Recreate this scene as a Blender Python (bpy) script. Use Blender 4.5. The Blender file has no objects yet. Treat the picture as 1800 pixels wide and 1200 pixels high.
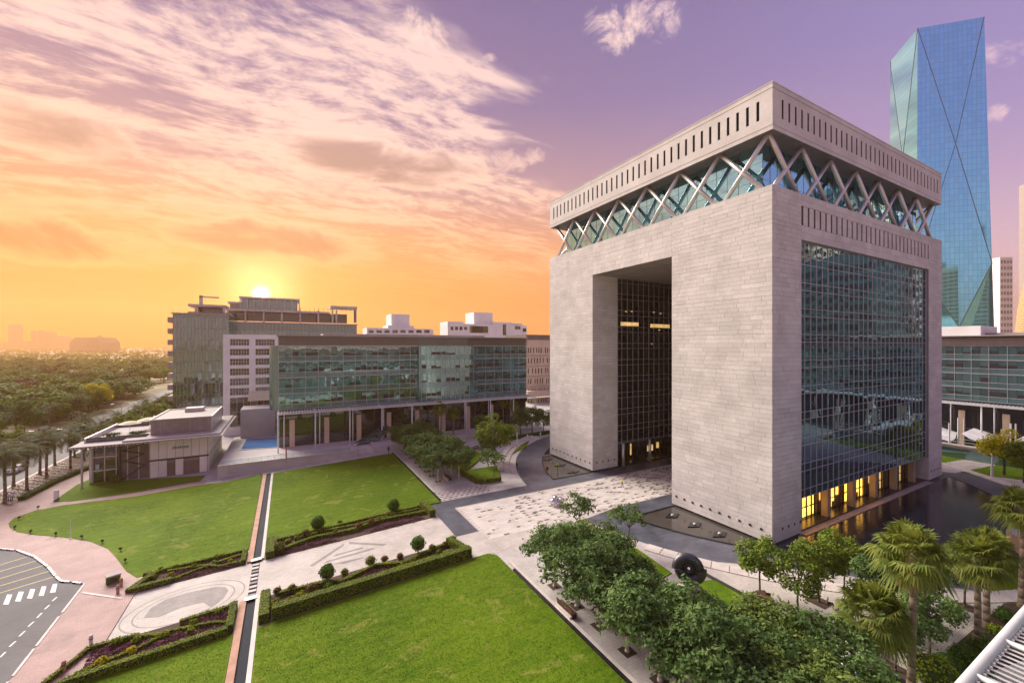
import bpy, bmesh, math, random
import numpy as np
from mathutils import Vector, Matrix
random.seed(7)
R = math.radians
SC = bpy.context.scene
COL = SC.collection

# ------------------------------------------------------------------ camera
F, V0, YAW, CAMH = 719.0, 608.0, 0.503, 26.0          # focal length and horizon of the 1800 px frame
cam = bpy.data.cameras.new('camera'); cam.sensor_width = 36; cam.lens = F / 1800 * 36
cam.shift_y = 8 / 1800; cam.clip_end = 20000; cam.clip_start = 0.3
cam_o = bpy.data.objects.new('camera', cam); COL.objects.link(cam_o)
cam_o.location = (0, 0, CAMH); cam_o.rotation_euler = (R(90), 0, -YAW)
SC.camera = cam_o

# ------------------------------------------------------------------ exposure
SC.view_settings.view_transform = 'Standard'; SC.view_settings.look = 'None'
SC.view_settings.exposure = 0.72; SC.view_settings.gamma = 1.0
SC.view_settings.use_curve_mapping = False
SC.cycles.use_denoising = True
SC.cycles.max_bounces = 6; SC.cycles.diffuse_bounces = 3; SC.cycles.glossy_bounces = 3
SC.cycles.transmission_bounces = 4; SC.cycles.volume_bounces = 0
SC.cycles.sample_clamp_indirect = 6.0

# ------------------------------------------------------------------ sun
SUN_AZ, SUN_EL = R(-2.7), R(6.2)                      # where the disc stands in the sky (azimuth from +Y)
sd = Vector((math.sin(SUN_AZ) * math.cos(SUN_EL), math.cos(SUN_AZ) * math.cos(SUN_EL), math.sin(SUN_EL)))
LAMP_AZ, LAMP_EL = R(-20), R(33)                      # centre of the wide bright glow above and around it
sun = bpy.data.lights.new('sun', 'SUN'); sun.energy = 5.0; sun.angle = R(38); sun.color = (1.0, 0.95, 0.85)
sun_o = bpy.data.objects.new('sun', sun); COL.objects.link(sun_o)
ld = Vector((math.sin(LAMP_AZ) * math.cos(LAMP_EL), math.cos(LAMP_AZ) * math.cos(LAMP_EL), math.sin(LAMP_EL)))
sun_o.rotation_euler = (-ld).to_track_quat('-Z', 'Y').to_euler()
sun_o.location = (0, 0, 400)

# ------------------------------------------------------------------ world
class NT:
    """tiny node-graph helper: every call returns an output socket"""
    def __init__(s, tree): s.t = tree; s.n = tree.nodes; s.l = tree.links
    def put(s, sock, v):
        if hasattr(v, 'is_linked'): s.l.new(v, sock)
        elif isinstance(v, (tuple, list)) and len(v) == 3 and sock.type == 'RGBA': sock.default_value = (*v, 1)
        else: sock.default_value = v
    def node(s, typ, outs=0, **kw):
        nd = s.n.new(typ)
        for k, v in kw.items():
            if k.startswith('i_'):
                key = k[2:]
                s.put(nd.inputs[int(key) if key.isdigit() else key.replace('_', ' ')], v)
            else: setattr(nd, k, v)
        return nd.outputs[outs]
    def m(s, op, a, b=0.0, c=0.0, clamp=False):
        nd = s.n.new('ShaderNodeMath'); nd.operation = op; nd.use_clamp = clamp
        s.put(nd.inputs[0], a); s.put(nd.inputs[1], b); s.put(nd.inputs[2], c)
        return nd.outputs[0]
    def v(s, op, a, b=(0, 0, 0), out=0):
        nd = s.n.new('ShaderNodeVectorMath'); nd.operation = op
        s.put(nd.inputs[0], a)
        if op == 'SCALE': s.put(nd.inputs['Scale'], b)
        else: s.put(nd.inputs[1], b)
        return nd.outputs[out]
    def ss(s, x, a, b):
        nd = s.n.new('ShaderNodeMapRange'); nd.interpolation_type = 'SMOOTHSTEP'
        s.put(nd.inputs[0], x); nd.inputs[1].default_value = a; nd.inputs[2].default_value = b
        return nd.outputs[0]
    def mix(s, f, a, b, blend='MIX'):
        nd = s.n.new('ShaderNodeMix'); nd.data_type = 'RGBA'; nd.blend_type = blend
        s.put(nd.inputs[0], f); s.put(nd.inputs[6], a); s.put(nd.inputs[7], b)
        return nd.outputs[2]
    def ramp(s, x, stops, interp='LINEAR'):
        nd = s.n.new('ShaderNodeValToRGB'); e = nd.color_ramp.elements; nd.color_ramp.interpolation = interp
        while len(e) < len(stops): e.new(0.5)
        for i, (p, c) in enumerate(stops): e[i].position = p; e[i].color = (*c, 1)
        s.put(nd.inputs[0], x); return nd.outputs[0]
    def xyz(s, v):
        nd = s.n.new('ShaderNodeSeparateXYZ'); s.put(nd.inputs[0], v); return nd.outputs
    def comb(s, x, y, z):
        nd = s.n.new('ShaderNodeCombineXYZ'); s.put(nd.inputs[0], x); s.put(nd.inputs[1], y); s.put(nd.inputs[2], z); return nd.outputs[0]
    def noise(s, vec, scale, detail=4, rough=0.55, dist=0.0, out=0, dim='3D'):
        nd = s.n.new('ShaderNodeTexNoise'); nd.noise_dimensions = dim
        s.put(nd.inputs['Vector'], vec); nd.inputs['Scale'].default_value = scale
        nd.inputs['Detail'].default_value = detail; nd.inputs['Roughness'].default_value = rough
        nd.inputs['Distortion'].default_value = dist
        return nd.outputs[out]

W = bpy.data.worlds.new('World'); SC.world = W; W.use_nodes = True
W.node_tree.nodes.clear(); T = NT(W.node_tree)
D = T.v('NORMALIZE', T.node('ShaderNodeTexCoord', 'Generated'))
dx, dy, dz = T.xyz(D)
el = T.m('MAXIMUM', dz, 0.0)
cosS = T.m('MAXIMUM', T.v('DOT_PRODUCT', D, tuple(sd), 1), 0.0)
hx = T.v('NORMALIZE', T.comb(dx, dy, 0.0))
hh = T.v('DOT_PRODUCT', hx, (math.sin(SUN_AZ), math.cos(SUN_AZ), 0), 1)
# azimuth (radians, from the sunward compass direction) and elevation of the ray
az = T.m('ARCTAN2', dx, dy); elv = T.m('ARCSINE', dz)
warm = T.ramp(el, [(0, (.84, .185, .010)), (.07, (.86, .205, .018)), (.15, (.80, .265, .07)), (.24, (.64, .29, .155)), (.36, (.36, .235, .29)), (.5, (.18, .145, .30)), (.66, (.118, .108, .275)), (1, (.13, .115, .27))])
cool = T.ramp(el, [(0, (.74, .52, .54)), (.15, (.60, .45, .58)), (.27, (.40, .31, .52)), (.36, (.295, .245, .48)), (.5, (.225, .20, .44)), (.7, (.17, .155, .36)), (1, (.16, .14, .32))])
tS = T.ss(hh, 0.0, 0.97)
sky = T.mix(tS, cool, warm)
# a little real atmosphere under the sunset colours
nish = T.n.new('ShaderNodeTexSky'); nish.sky_type = 'NISHITA'; nish.sun_disc = False
nish.sun_elevation = SUN_EL; nish.sun_rotation = SUN_AZ; nish.air_density = 1.2; nish.dust_density = 3
sky = T.mix(1.0, sky, T.mix(1.0, nish.outputs[0], (.003, .003, .003), 'MULTIPLY'), 'ADD')
# glow round the sun
g1 = T.m('POWER', cosS, 26.0); g2 = T.m('POWER', cosS, 600.0); g3 = T.m('POWER', cosS, 22000.0)
sky = T.mix(1.0, sky, T.mix(1.0, (.14, .055, .0), T.comb(g1, g1, g1), 'MULTIPLY'), 'ADD')
# cloud deck: a thin layer seen in perspective, streaked along world x
inv = T.m('DIVIDE', 1.0, T.m('ADD', el, 0.12))
P2 = T.v('SCALE', T.comb(dx, dy, 0.0), inv)
warpn = T.node('ShaderNodeTexNoise', 1, i_Vector=P2, i_Scale=1.6, i_Detail=1.0)
Pw = T.v('ADD', P2, T.v('SCALE', T.v('SUBTRACT', warpn, (.5, .5, .5)), 0.22))
px, py, pz = T.xyz(Pw)
Pr = T.comb(T.m('ADD', T.m('MULTIPLY', px, 1.0), T.m('MULTIPLY', py, 0.10)), T.m('MULTIPLY', py, 1.0), 0.0)
streak = T.noise(T.v('MULTIPLY', Pr, (9.0, 19.0, 1)), 1.0, 6, .68, .12)
rows = T.noise(T.v('MULTIPLY', Pr, (1.5, 5.0, 1)), 1.0, 3, .55, .3)
big = T.noise(P2, .75, 2, .5)
cr, sr = math.cos(YAW), math.sin(YAW)
cpx, cpy, _z = T.xyz(P2)
camx = T.m('SUBTRACT', T.m('MULTIPLY', cpx, cr), T.m('MULTIPLY', cpy, sr))
camy = T.m('ADD', T.m('MULTIPLY', cpx, sr), T.m('MULTIPLY', cpy, cr))
edge = T.m('SUBTRACT', T.m('ADD', T.m('MULTIPLY', camy, .52), -.74), camx)     # >0 under the deck
edge = T.m('ADD', edge, T.m('MULTIPLY', T.m('SUBTRACT', rows, .5), 1.5))
deck = T.ss(edge, -.12, .22)
dens = T.m('ADD', T.m('MULTIPLY', streak, .58), T.m('MULTIPLY', rows, .60))
dens = T.m('ADD', dens, T.m('MULTIPLY', T.m('SUBTRACT', big, .5), .35))
cl = T.m('MULTIPLY', T.ss(dens, .465, .69), deck)
lowfade = T.ss(el, .10, .30)
cl = T.m('MULTIPLY', cl, T.m('ADD', T.m('MULTIPLY', lowfade, .74), .16))
ccol_w = T.ramp(el, [(0, (1.0, .42, .08)), (.17, (.98, .50, .22)), (.3, (.92, .56, .40)), (.45, (.86, .61, .54)), (.7, (.80, .60, .57)), (1, (.78, .60, .58))])
ccol_c = T.ramp(el, [(0, (.9, .62, .55)), (.3, (.86, .60, .62)), (.6, (.80, .58, .64)), (1, (.80, .62, .64))])
ccol = T.mix(tS, ccol_c, ccol_w)
sky = T.mix(T.m('MULTIPLY', cl, .93), sky, ccol)
# single clouds (azimuth, elevation, half sizes in degrees, darkness)
def pixdir(u, v):
    a = math.atan2(u - 900, F); e = math.atan2((V0 - v), math.hypot(F, u - 900)); return a + YAW, e
fine = T.noise(D, 13.0, 5, .72, .5); fine2 = T.noise(T.v('MULTIPLY', D, (1, 1, 2.4)), 5.0, 4, .6, .6)
def blob(u, v, wu, wv, dark, amt=1.0):
    global sky
    a, e = pixdir(u, v); a2, _ = pixdir(u + wu, v); _, e2 = pixdir(u, v - wv)
    qa = T.m('DIVIDE', T.m('SUBTRACT', az, a), abs(a2 - a)); qe = T.m('DIVIDE', T.m('SUBTRACT', elv, e), abs(e2 - e))
    r2 = T.m('ADD', T.m('MULTIPLY', qa, qa), T.m('MULTIPLY', qe, qe))
    body = T.m('SUBTRACT', 1.0, r2)
    k = T.m('ADD', body, T.m('MULTIPLY', T.m('SUBTRACT', fine2 if dark else fine, .5), 2.6 if dark else 6.5))
    k = T.m('MULTIPLY', k, T.ss(r2, 2.6, 1.2))
    m_ = T.m('MULTIPLY', T.ss(k, .28, .95) if dark else T.ss(k, .05, 1.7), amt)
    if dark:
        rim = T.m('MULTIPLY', T.ss(k, .02, .30), amt * .55)
        sky = T.mix(rim, sky, ccol_w)
        dk = T.ramp(el, [(0, (.60, .20, .04)), (.16, (.45, .19, .075)), (.28, (.38, .225, .17)), (.45, (.36, .25, .27)), (1, (.3, .22, .25))])
        sky = T.mix(m_, sky, dk)
    else:
        sky = T.mix(m_, sky, ccol)
blob(690, 292, 190, 50, True, .95); blob(80, 225, 170, 62, True, .85); blob(110, 428, 230, 52, True, .9)
blob(480, 425, 200, 38, True, .75); blob(880, 470, 130, 16, False, .35); blob(600, 345, 330, 18, False, .5)
blob(1120, 38, 95, 48, False, .9); blob(760, 50, 60, 40, False, .8); blob(1775, 85, 70, 30, False, .7)
blob(1750, 200, 26, 18, False, .7); blob(880, 280, 110, 22, False, .6); blob(860, 102, 14, 10, False, .6)
blob(455, 470, 90, 26, False, .6)
# sun itself shining through the cloud gap
hot = T.m('ADD', T.m('MULTIPLY', g2, .9), T.m('MULTIPLY', g3, 20.0))
sky = T.mix(1.0, sky, T.mix(1.0, (1.0, .74, .34), T.comb(hot, hot, hot), 'MULTIPLY'), 'ADD')
bg = T.n.new('ShaderNodeBackground'); T.l.new(sky, bg.inputs[0]); bg.inputs[1].default_value = 0.80
wo = T.n.new('ShaderNodeOutputWorld'); T.l.new(bg.outputs[0], wo.inputs[0])
W.cycles.sampling_method = 'MANUAL'; W.cycles.sample_map_resolution = 512
# ------------------------------------------------------------------ helpers
CY, SY = math.cos(YAW), math.sin(YAW)
def gz(x): return min(0.0, max(-1.6, (x - 20) / 22.5))           # the gardens fall gently towards the west
def unproj(u, v, z):
    d = (CAMH - z) * F / (v - V0); cx = d * (u - 900) / F
    return cx * CY + d * SY, -cx * SY + d * CY
def PG(u, v, h=0.0):
    z = 0.0
    for i in range(25):
        X, Y = unproj(u, v, z + h); z = gz(X)
    return X, Y
def onx(x, u): t = (u - 900) / F; return x / (t * CY + SY) * (-t * SY + CY)
def ony(y, u): t = (u - 900) / F; return y / (-t * SY + CY) * (t * CY + SY)
def zat(X, Y, v): return CAMH - (X * SY + Y * CY) * (v - V0) / F

class MB:
    def __init__(s): s.v = []; s.f = []
    def quad(s, a, b, c, d):
        n = len(s.v); s.v += [tuple(a), tuple(b), tuple(c), tuple(d)]; s.f.append((n, n + 1, n + 2, n + 3)); return s
    def box(s, x0, x1, y0, y1, z0, z1):
        n = len(s.v)
        s.v += [(x0, y0, z0), (x1, y0, z0), (x1, y1, z0), (x0, y1, z0), (x0, y0, z1), (x1, y0, z1), (x1, y1, z1), (x0, y1, z1)]
        s.f += [tuple(n + i for i in q) for q in ((3, 2, 1, 0), (4, 5, 6, 7), (0, 1, 5, 4), (1, 2, 6, 5), (2, 3, 7, 6), (3, 0, 4, 7))]
        return s
    def obox(s, c, ax, ay, az, hx, hy, hz):
        n = len(s.v); c = Vector(c); ax = Vector(ax) * hx; ay = Vector(ay) * hy; az = Vector(az) * hz
        for sz in (-1, 1):
            for sx, sy in ((-1, -1), (1, -1), (1, 1), (-1, 1)): s.v.append(tuple(c + ax * sx + ay * sy + az * sz))
        s.f += [tuple(n + i for i in q) for q in ((3, 2, 1, 0), (4, 5, 6, 7), (0, 1, 5, 4), (1, 2, 6, 5), (2, 3, 7, 6), (3, 0, 4, 7))]
        return s
    def tube(s, p, q, r0, r1=None, n=8, cap=True):
        r1 = r0 if r1 is None else r1
        p = Vector(p); q = Vector(q); d = (q - p)
        if d.length < 1e-6: return s
        d.normalize(); a = d.orthogonal().normalized(); b = d.cross(a); k = len(s.v)
        for P_, r in ((p, r0), (q, r1)):
            for i in range(n):
                t = 2 * math.pi * i / n; s.v.append(tuple(P_ + (a * math.cos(t) + b * math.sin(t)) * r))
        s.f += [(k + i, k + (i + 1) % n, k + n + (i + 1) % n, k + n + i) for i in range(n)]
        if cap: s.f += [tuple(k + n - 1 - i for i in range(n)), tuple(k + n + i for i in range(n))]
        return s
    def path(s, pts, radii, n=7):
        for i in range(len(pts) - 1): s.tube(pts[i], pts[i + 1], radii[i], radii[i + 1], n)
        return s
    def lathe(s, prof, c=(0, 0, 0), n=16, a0=0.0, a1=2 * math.pi):
        k = len(s.v); closed = abs(a1 - a0 - 2 * math.pi) < 1e-6; m = n if closed else n + 1
        for i in range(m):
            t = a0 + (a1 - a0) * i / n
            for r, z in prof: s.v.append((c[0] + r * math.cos(t), c[1] + r * math.sin(t), c[2] + z))
        L = len(prof)
        for i in range(n):
            i2 = (i + 1) % m
            for j in range(L - 1): s.f.append((k + i * L + j, k + i2 * L + j, k + i2 * L + j + 1, k + i * L + j + 1))
        return s
    def ball(s, c, rx, ry=None, rz=None, n=10, m=7, jit=0.0, rnd=None):
        ry = rx if ry is None else ry; rz = rx if rz is None else rz; k = len(s.v); rnd = rnd or random
        for j in range(m + 1):
            ph = math.pi * j / m
            for i in range(n):
                t = 2 * math.pi * i / n; q = 1 + rnd.uniform(-jit, jit)
                s.v.append((c[0] + rx * q * math.sin(ph) * math.cos(t), c[1] + ry * q * math.sin(ph) * math.sin(t), c[2] + rz * q * math.cos(ph)))
        for j in range(m):
            for i in range(n): s.f.append((k + j * n + i, k + (j + 1) * n + i, k + (j + 1) * n + (i + 1) % n, k + j * n + (i + 1) % n))
        return s
    def prism(s, pts, z0, z1):
        k = len(s.v); n = len(pts)
        s.v += [(x, y, z0) for x, y in pts] + [(x, y, z1) for x, y in pts]
        s.f += [(k + i, k + (i + 1) % n, k + n + (i + 1) % n, k + n + i) for i in range(n)]
        s.f += [tuple(k + n + i for i in range(n)), tuple(k + n - 1 - i for i in range(n))]
        return s
    def mesh(s, name, mat, smooth=False):
        me = bpy.data.meshes.new(name); me.from_pydata(s.v, [], s.f); me.update()
        if mat: me.materials.append(mat)
        if smooth: me.polygons.foreach_set('use_smooth', [True] * len(me.polygons))
        return me
    def build(s, name, mat, parent=None, smooth=False, loc=(0, 0, 0), rz=0.0):
        return link(name, s.mesh(name, mat, smooth), parent, loc, rz)
def link(name, me, parent=None, loc=(0, 0, 0), rz=0.0, scale=None):
    o = bpy.data.objects.new(name, me); COL.objects.link(o); o.location = loc; o.rotation_euler = (0, 0, rz)
    if scale is not None: o.scale = scale
    if parent is not None: o.parent = parent
    return o
def tag(o, label=None, cat=None, group=None, kind=None):
    if label: o['label'] = label
    if cat: o['category'] = cat
    if group: o['group'] = group
    if kind: o['kind'] = kind
    return o
def thing(name, label, cat, loc=(0, 0, 0), rz=0.0, group=None):
    return tag(link(name, None, None, loc, rz), label, cat, group)
def copy_tree(o, parent=None):
    c = o.copy(); COL.objects.link(c); c.parent = parent
    for ch in list(o.children): copy_tree(ch, c)
    return c
def np_mesh(name, verts, faces4, mat, smooth=False):
    me = bpy.data.meshes.new(name); nv = len(verts); nf = len(faces4); k = faces4.shape[1]
    me.vertices.add(nv); me.vertices.foreach_set('co', np.asarray(verts, np.float32).ravel())
    me.loops.add(nf * k); me.loops.foreach_set('vertex_index', np.asarray(faces4, np.int32).ravel())
    me.polygons.add(nf); me.polygons.foreach_set('loop_start', np.arange(nf, dtype=np.int32) * k)
    me.polygons.foreach_set('loop_total', np.full(nf, k, np.int32))
    me.update(calc_edges=True); me.materials.append(mat)
    if smooth: me.polygons.foreach_set('use_smooth', [True] * nf)
    return me
def slab(name, pts, off, thick, mat, parent=None, kind='structure', flat=None):
    """a sheet of ground with the outline pts (x, y), following the fall of the gardens"""
    bm = bmesh.new(); vs = [bm.verts.new((x, y, 0)) for x, y in pts]; bm.faces.new(vs)
    bmesh.ops.triangulate(bm, faces=bm.faces[:])
    if flat is None:
        for px_ in (20, -16):
            bmesh.ops.bisect_plane(bm, geom=bm.verts[:] + bm.edges[:] + bm.faces[:], plane_co=(px_, 0, 0), plane_no=(1, 0, 0), dist=1e-5)
    for v in bm.verts: v.co.z = (gz(v.co.x) if flat is None else flat) + off
    bmesh.ops.recalc_face_normals(bm, faces=bm.faces[:])
    if sum(f.normal.z for f in bm.faces) < 0: bmesh.ops.reverse_faces(bm, faces=bm.faces[:])
    if thick > 0:
        top = bm.faces[:]
        r = bmesh.ops.extrude_face_region(bm, geom=top, use_keep_orig=True)
        for e in r['geom']:
            if isinstance(e, bmesh.types.BMVert): e.co.z -= thick
        bmesh.ops.recalc_face_normals(bm, faces=bm.faces[:])
    me = bpy.data.meshes.new(name); bm.to_mesh(me); bm.free(); me.materials.append(mat)
    o = link(name, me, parent)
    if parent is None: tag(o, kind=kind)
    return o
def rect(x0, x1, y0, y1): return [(x0, y0), (x1, y0), (x1, y1), (x0, y1)]
def arc(c, r, a0, a1, n=24): return [(c[0] + r * math.cos(a0 + (a1 - a0) * i / n), c[1] + r * math.sin(a0 + (a1 - a0) * i / n)) for i in range(n + 1)]
ORD = ['first', 'second', 'third', 'fourth', 'fifth', 'sixth', 'seventh', 'eighth', 'ninth', 'tenth', 'eleventh', 'twelfth']

# ------------------------------------------------------------------ materials
def base_mat(name):
    m = bpy.data.materials.new(name); m.use_nodes = True; t = NT(m.node_tree)
    return m, t, m.node_tree.nodes['Principled BSDF']
def rnd_socket(t):
    a = t.node('ShaderNodeNewGeometry', 'Random Per Island'); b = t.node('ShaderNodeObjectInfo', 'Random')
    return t.m('FRACT', t.m('ADD', a, b))
def pmat(name, col, rough=.7, var=.12, scale=.6, bump=0.0, bscale=6.0, island=0.0, metal=0.0, spec=.4, stretch=(1, 1, 1), col2=None, fine=0.0):
    m, t, p = base_mat(name)
    pos = t.v('MULTIPLY', t.node('ShaderNodeNewGeometry', 'Position'), stretch)
    n1 = t.noise(pos, scale, 5, .6)
    c = t.mix(t.ss(n1, .3, .7), tuple(q * (1 - var) for q in col), col2 if col2 else tuple(min(1, q * (1 + var)) for q in col))
    if fine:
        n2 = t.noise(pos, scale * 12, 3, .6); k = t.m('ADD', t.m('MULTIPLY', n2, 2 * fine), 1 - fine)
        c = t.mix(1.0, c, t.comb(k, k, k), 'MULTIPLY')
    if island:
        k = t.m('ADD', t.m('MULTIPLY', rnd_socket(t), 2 * island), 1 - island); c = t.mix(1.0, c, t.comb(k, k, k), 'MULTIPLY')
    t.put(p.inputs['Base Color'], c)
    p.inputs['Roughness'].default_value = rough; p.inputs['Metallic'].default_value = metal
    p.inputs['Specular IOR Level'].default_value = spec
    if bump:
        nb = t.noise(pos, bscale, 4, .6); b = t.n.new('ShaderNodeBump'); b.inputs['Strength'].default_value = bump
        b.inputs['Distance'].default_value = .05; t.put(b.inputs['Height'], nb); t.put(p.inputs['Normal'], b.outputs[0])
    return m
def glass_mat(name, dark, tint, fac=.3, rough=.02, island=.3, wob=.0):
    """coated facade glass: a dark room behind, the sky mirrored in front"""
    m, t, p = base_mat(name); t.n.remove(p); out = t.n['Material Output']
    k = t.m('ADD', t.m('MULTIPLY', rnd_socket(t), 2 * island), 1 - island)
    df = t.n.new('ShaderNodeBsdfDiffuse'); t.put(df.inputs[0], t.mix(1.0, dark, t.comb(k, k, k), 'MULTIPLY'))
    gl = t.n.new('ShaderNodeBsdfGlossy'); t.put(gl.inputs[0], tint); gl.inputs['Roughness'].default_value = rough
    if wob:
        nb = t.noise(t.node('ShaderNodeNewGeometry', 'Position'), .45, 2, .5); b = t.n.new('ShaderNodeBump'); b.inputs['Strength'].default_value = wob
        b.inputs['Distance'].default_value = .12; t.put(b.inputs['Height'], nb); t.put(gl.inputs['Normal'], b.outputs[0])
    fr = t.n.new('ShaderNodeFresnel'); fr.inputs[0].default_value = 1.5
    f_ = t.m('ADD', t.m('MULTIPLY', fr.outputs[0], 1 - fac), fac, clamp=True)
    mx = t.n.new('ShaderNodeMixShader'); t.put(mx.inputs[0], f_); t.l.new(df.outputs[0], mx.inputs[1]); t.l.new(gl.outputs[0], mx.inputs[2])
    t.l.new(mx.outputs[0], out.inputs[0]); return m
def emit_mat(name, col, s):
    m, t, p = base_mat(name); p.inputs['Base Color'].default_value = (*[q * .5 for q in col], 1)
    n = t.noise(t.node('ShaderNodeNewGeometry', 'Position'), .9, 3, .6)
    p.inputs['Emission Color'].default_value = (*col, 1); t.put(p.inputs['Emission Strength'], t.m('MULTIPLY', t.m('ADD', t.m('MULTIPLY', t.ss(n, .25, .7), .5), .5), s)); return m
def leaf_mat(name, c1, c2, island=.35, trans=.22, objvar=.12):
    m, t, p = base_mat(name)
    rn = t.node('ShaderNodeNewGeometry', 'Random Per Island'); ob = t.node('ShaderNodeObjectInfo', 'Random')
    pos = t.node('ShaderNodeNewGeometry', 'Position'); n = t.noise(pos, .55, 2, .5)
    f_ = t.m('ADD', t.m('MULTIPLY', rn, .55), t.m('MULTIPLY', t.ss(n, .35, .68), .45))
    c = t.mix(f_, c1, c2)
    k = t.m('ADD', t.m('MULTIPLY', ob, 2 * objvar), 1 - objvar); c = t.mix(1.0, c, t.comb(k, k, k), 'MULTIPLY')
    t.put(p.inputs['Base Color'], c); p.inputs['Roughness'].default_value = .7; p.inputs['Specular IOR Level'].default_value = .12
    tr = t.n.new('ShaderNodeBsdfTranslucent'); t.put(tr.inputs[0], t.mix(1.0, c, (1.25, 1.15, .6), 'MULTIPLY'))
    mx = t.n.new('ShaderNodeMixShader'); mx.inputs[0].default_value = trans
    t.l.new(p.outputs[0], mx.inputs[1]); t.l.new(tr.outputs[0], mx.inputs[2]); t.l.new(mx.outputs[0], t.n['Material Output'].inputs[0]); return m
def brick_mat(name, col, col2, mortar, bw, bh, rot=0.0, rough=.75, mort=.012, bump=.3, var=.15, vertical=False):
    m, t, p = base_mat(name); pos = t.node('ShaderNodeNewGeometry', 'Position')
    if vertical: x, y, z = t.xyz(pos); pos = t.comb(t.m('ADD', x, y), z, 0.0)
    mp = t.n.new('ShaderNodeMapping'); mp.inputs['Rotation'].default_value = (0, 0, rot); t.put(mp.inputs[0], pos)
    b = t.n.new('ShaderNodeTexBrick'); t.put(b.inputs['Vector'], mp.outputs[0]); b.inputs['Scale'].default_value = 1
    b.inputs['Brick Width'].default_value = bw; b.inputs['Row Height'].default_value = bh; b.inputs['Mortar Size'].default_value = mort
    t.put(b.inputs['Color1'], col); t.put(b.inputs['Color2'], col2); t.put(b.inputs['Mortar'], mortar)
    n = t.noise(pos, .35, 5, .62); k = t.m('ADD', t.m('MULTIPLY', t.ss(n, .25, .75), 2 * var), 1 - var)
    n2 = t.noise(pos, 5, 3, .6); k = t.m('MULTIPLY', k, t.m('ADD', t.m('MULTIPLY', n2, .3), .85))
    t.put(p.inputs['Base Color'], t.mix(1.0, b.outputs[0], t.comb(k, k, k), 'MULTIPLY')); p.inputs['Roughness'].default_value = rough
    p.inputs['Specular IOR Level'].default_value = .35
    bp = t.n.new('ShaderNodeBump'); bp.inputs['Strength'].default_value = bump; bp.inputs['Distance'].default_value = .02; bp.invert = True
    t.put(bp.inputs['Height'], b.outputs[1]); t.put(p.inputs['Normal'], bp.outputs[0]); return m
def grass_mat():
    m, t, p = base_mat('grass'); pos = t.node('ShaderNodeNewGeometry', 'Position')
    big = t.ss(t.noise(pos, .09, 4, .6), .3, .7)
    st = t.noise(t.v('MULTIPLY', pos, (.9, 2.0, 1)), 1.1, 6, .7, .3)
    fn = t.noise(pos, 9, 3, .7)
    mow = t.m('SINE', t.m('MULTIPLY', t.xyz(pos)[1], 3.6)); big = t.m('ADD', big, t.m('MULTIPLY', mow, .12), clamp=True)
    c = t.mix(big, (.078, .146, .005), (.130, .208, .008))
    c = t.mix(t.m('MULTIPLY', t.ss(st, .44, .70), .55), c, (.160, .212, .016))
    c = t.mix(t.m('MULTIPLY', t.ss(t.noise(pos, .35, 4, .62, 1.0), .55, .70), .5), c, (.30, .285, .065))
    c = t.mix(t.m('MULTIPLY', t.ss(st, .50, .28), .45), c, (.034, .090, .004))
    k = t.m('ADD', t.m('MULTIPLY', fn, .8), .6); c = t.mix(1.0, c, t.comb(k, k, k), 'MULTIPLY')
    t.put(p.inputs['Base Color'], c); p.inputs['Roughness'].default_value = .9; p.inputs['Specular IOR Level'].default_value = .1
    b = t.n.new('ShaderNodeBump'); b.inputs['Strength'].default_value = .7; b.inputs['Distance'].default_value = .06
    t.put(b.inputs['Height'], t.m('ADD', fn, t.m('MULTIPLY', st, .6))); t.put(p.inputs['Normal'], b.outputs[0]); return m
def water_mat(name, col, rough=.04, ripple=.12, scale=2.5, spec=.6):
    m, t, p = base_mat(name); pos = t.node('ShaderNodeNewGeometry', 'Position')
    n = t.noise(pos, .25, 4, .6); k = t.m('ADD', t.m('MULTIPLY', n, .8), .6)
    t.put(p.inputs['Base Color'], t.mix(1.0, col, t.comb(k, k, k), 'MULTIPLY')); p.inputs['Roughness'].default_value = rough
    p.inputs['IOR'].default_value = 1.4; p.inputs['Specular IOR Level'].default_value = spec
    b = t.n.new('ShaderNodeBump'); b.inputs['Strength'].default_value = ripple; b.inputs['Distance'].default_value = .05
    t.put(b.inputs['Height'], t.noise(t.v('MULTIPLY', pos, (1, 2.2, 1)), scale, 3, .6, .5)); t.put(p.inputs['Normal'], b.outputs[0]); return m
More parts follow.
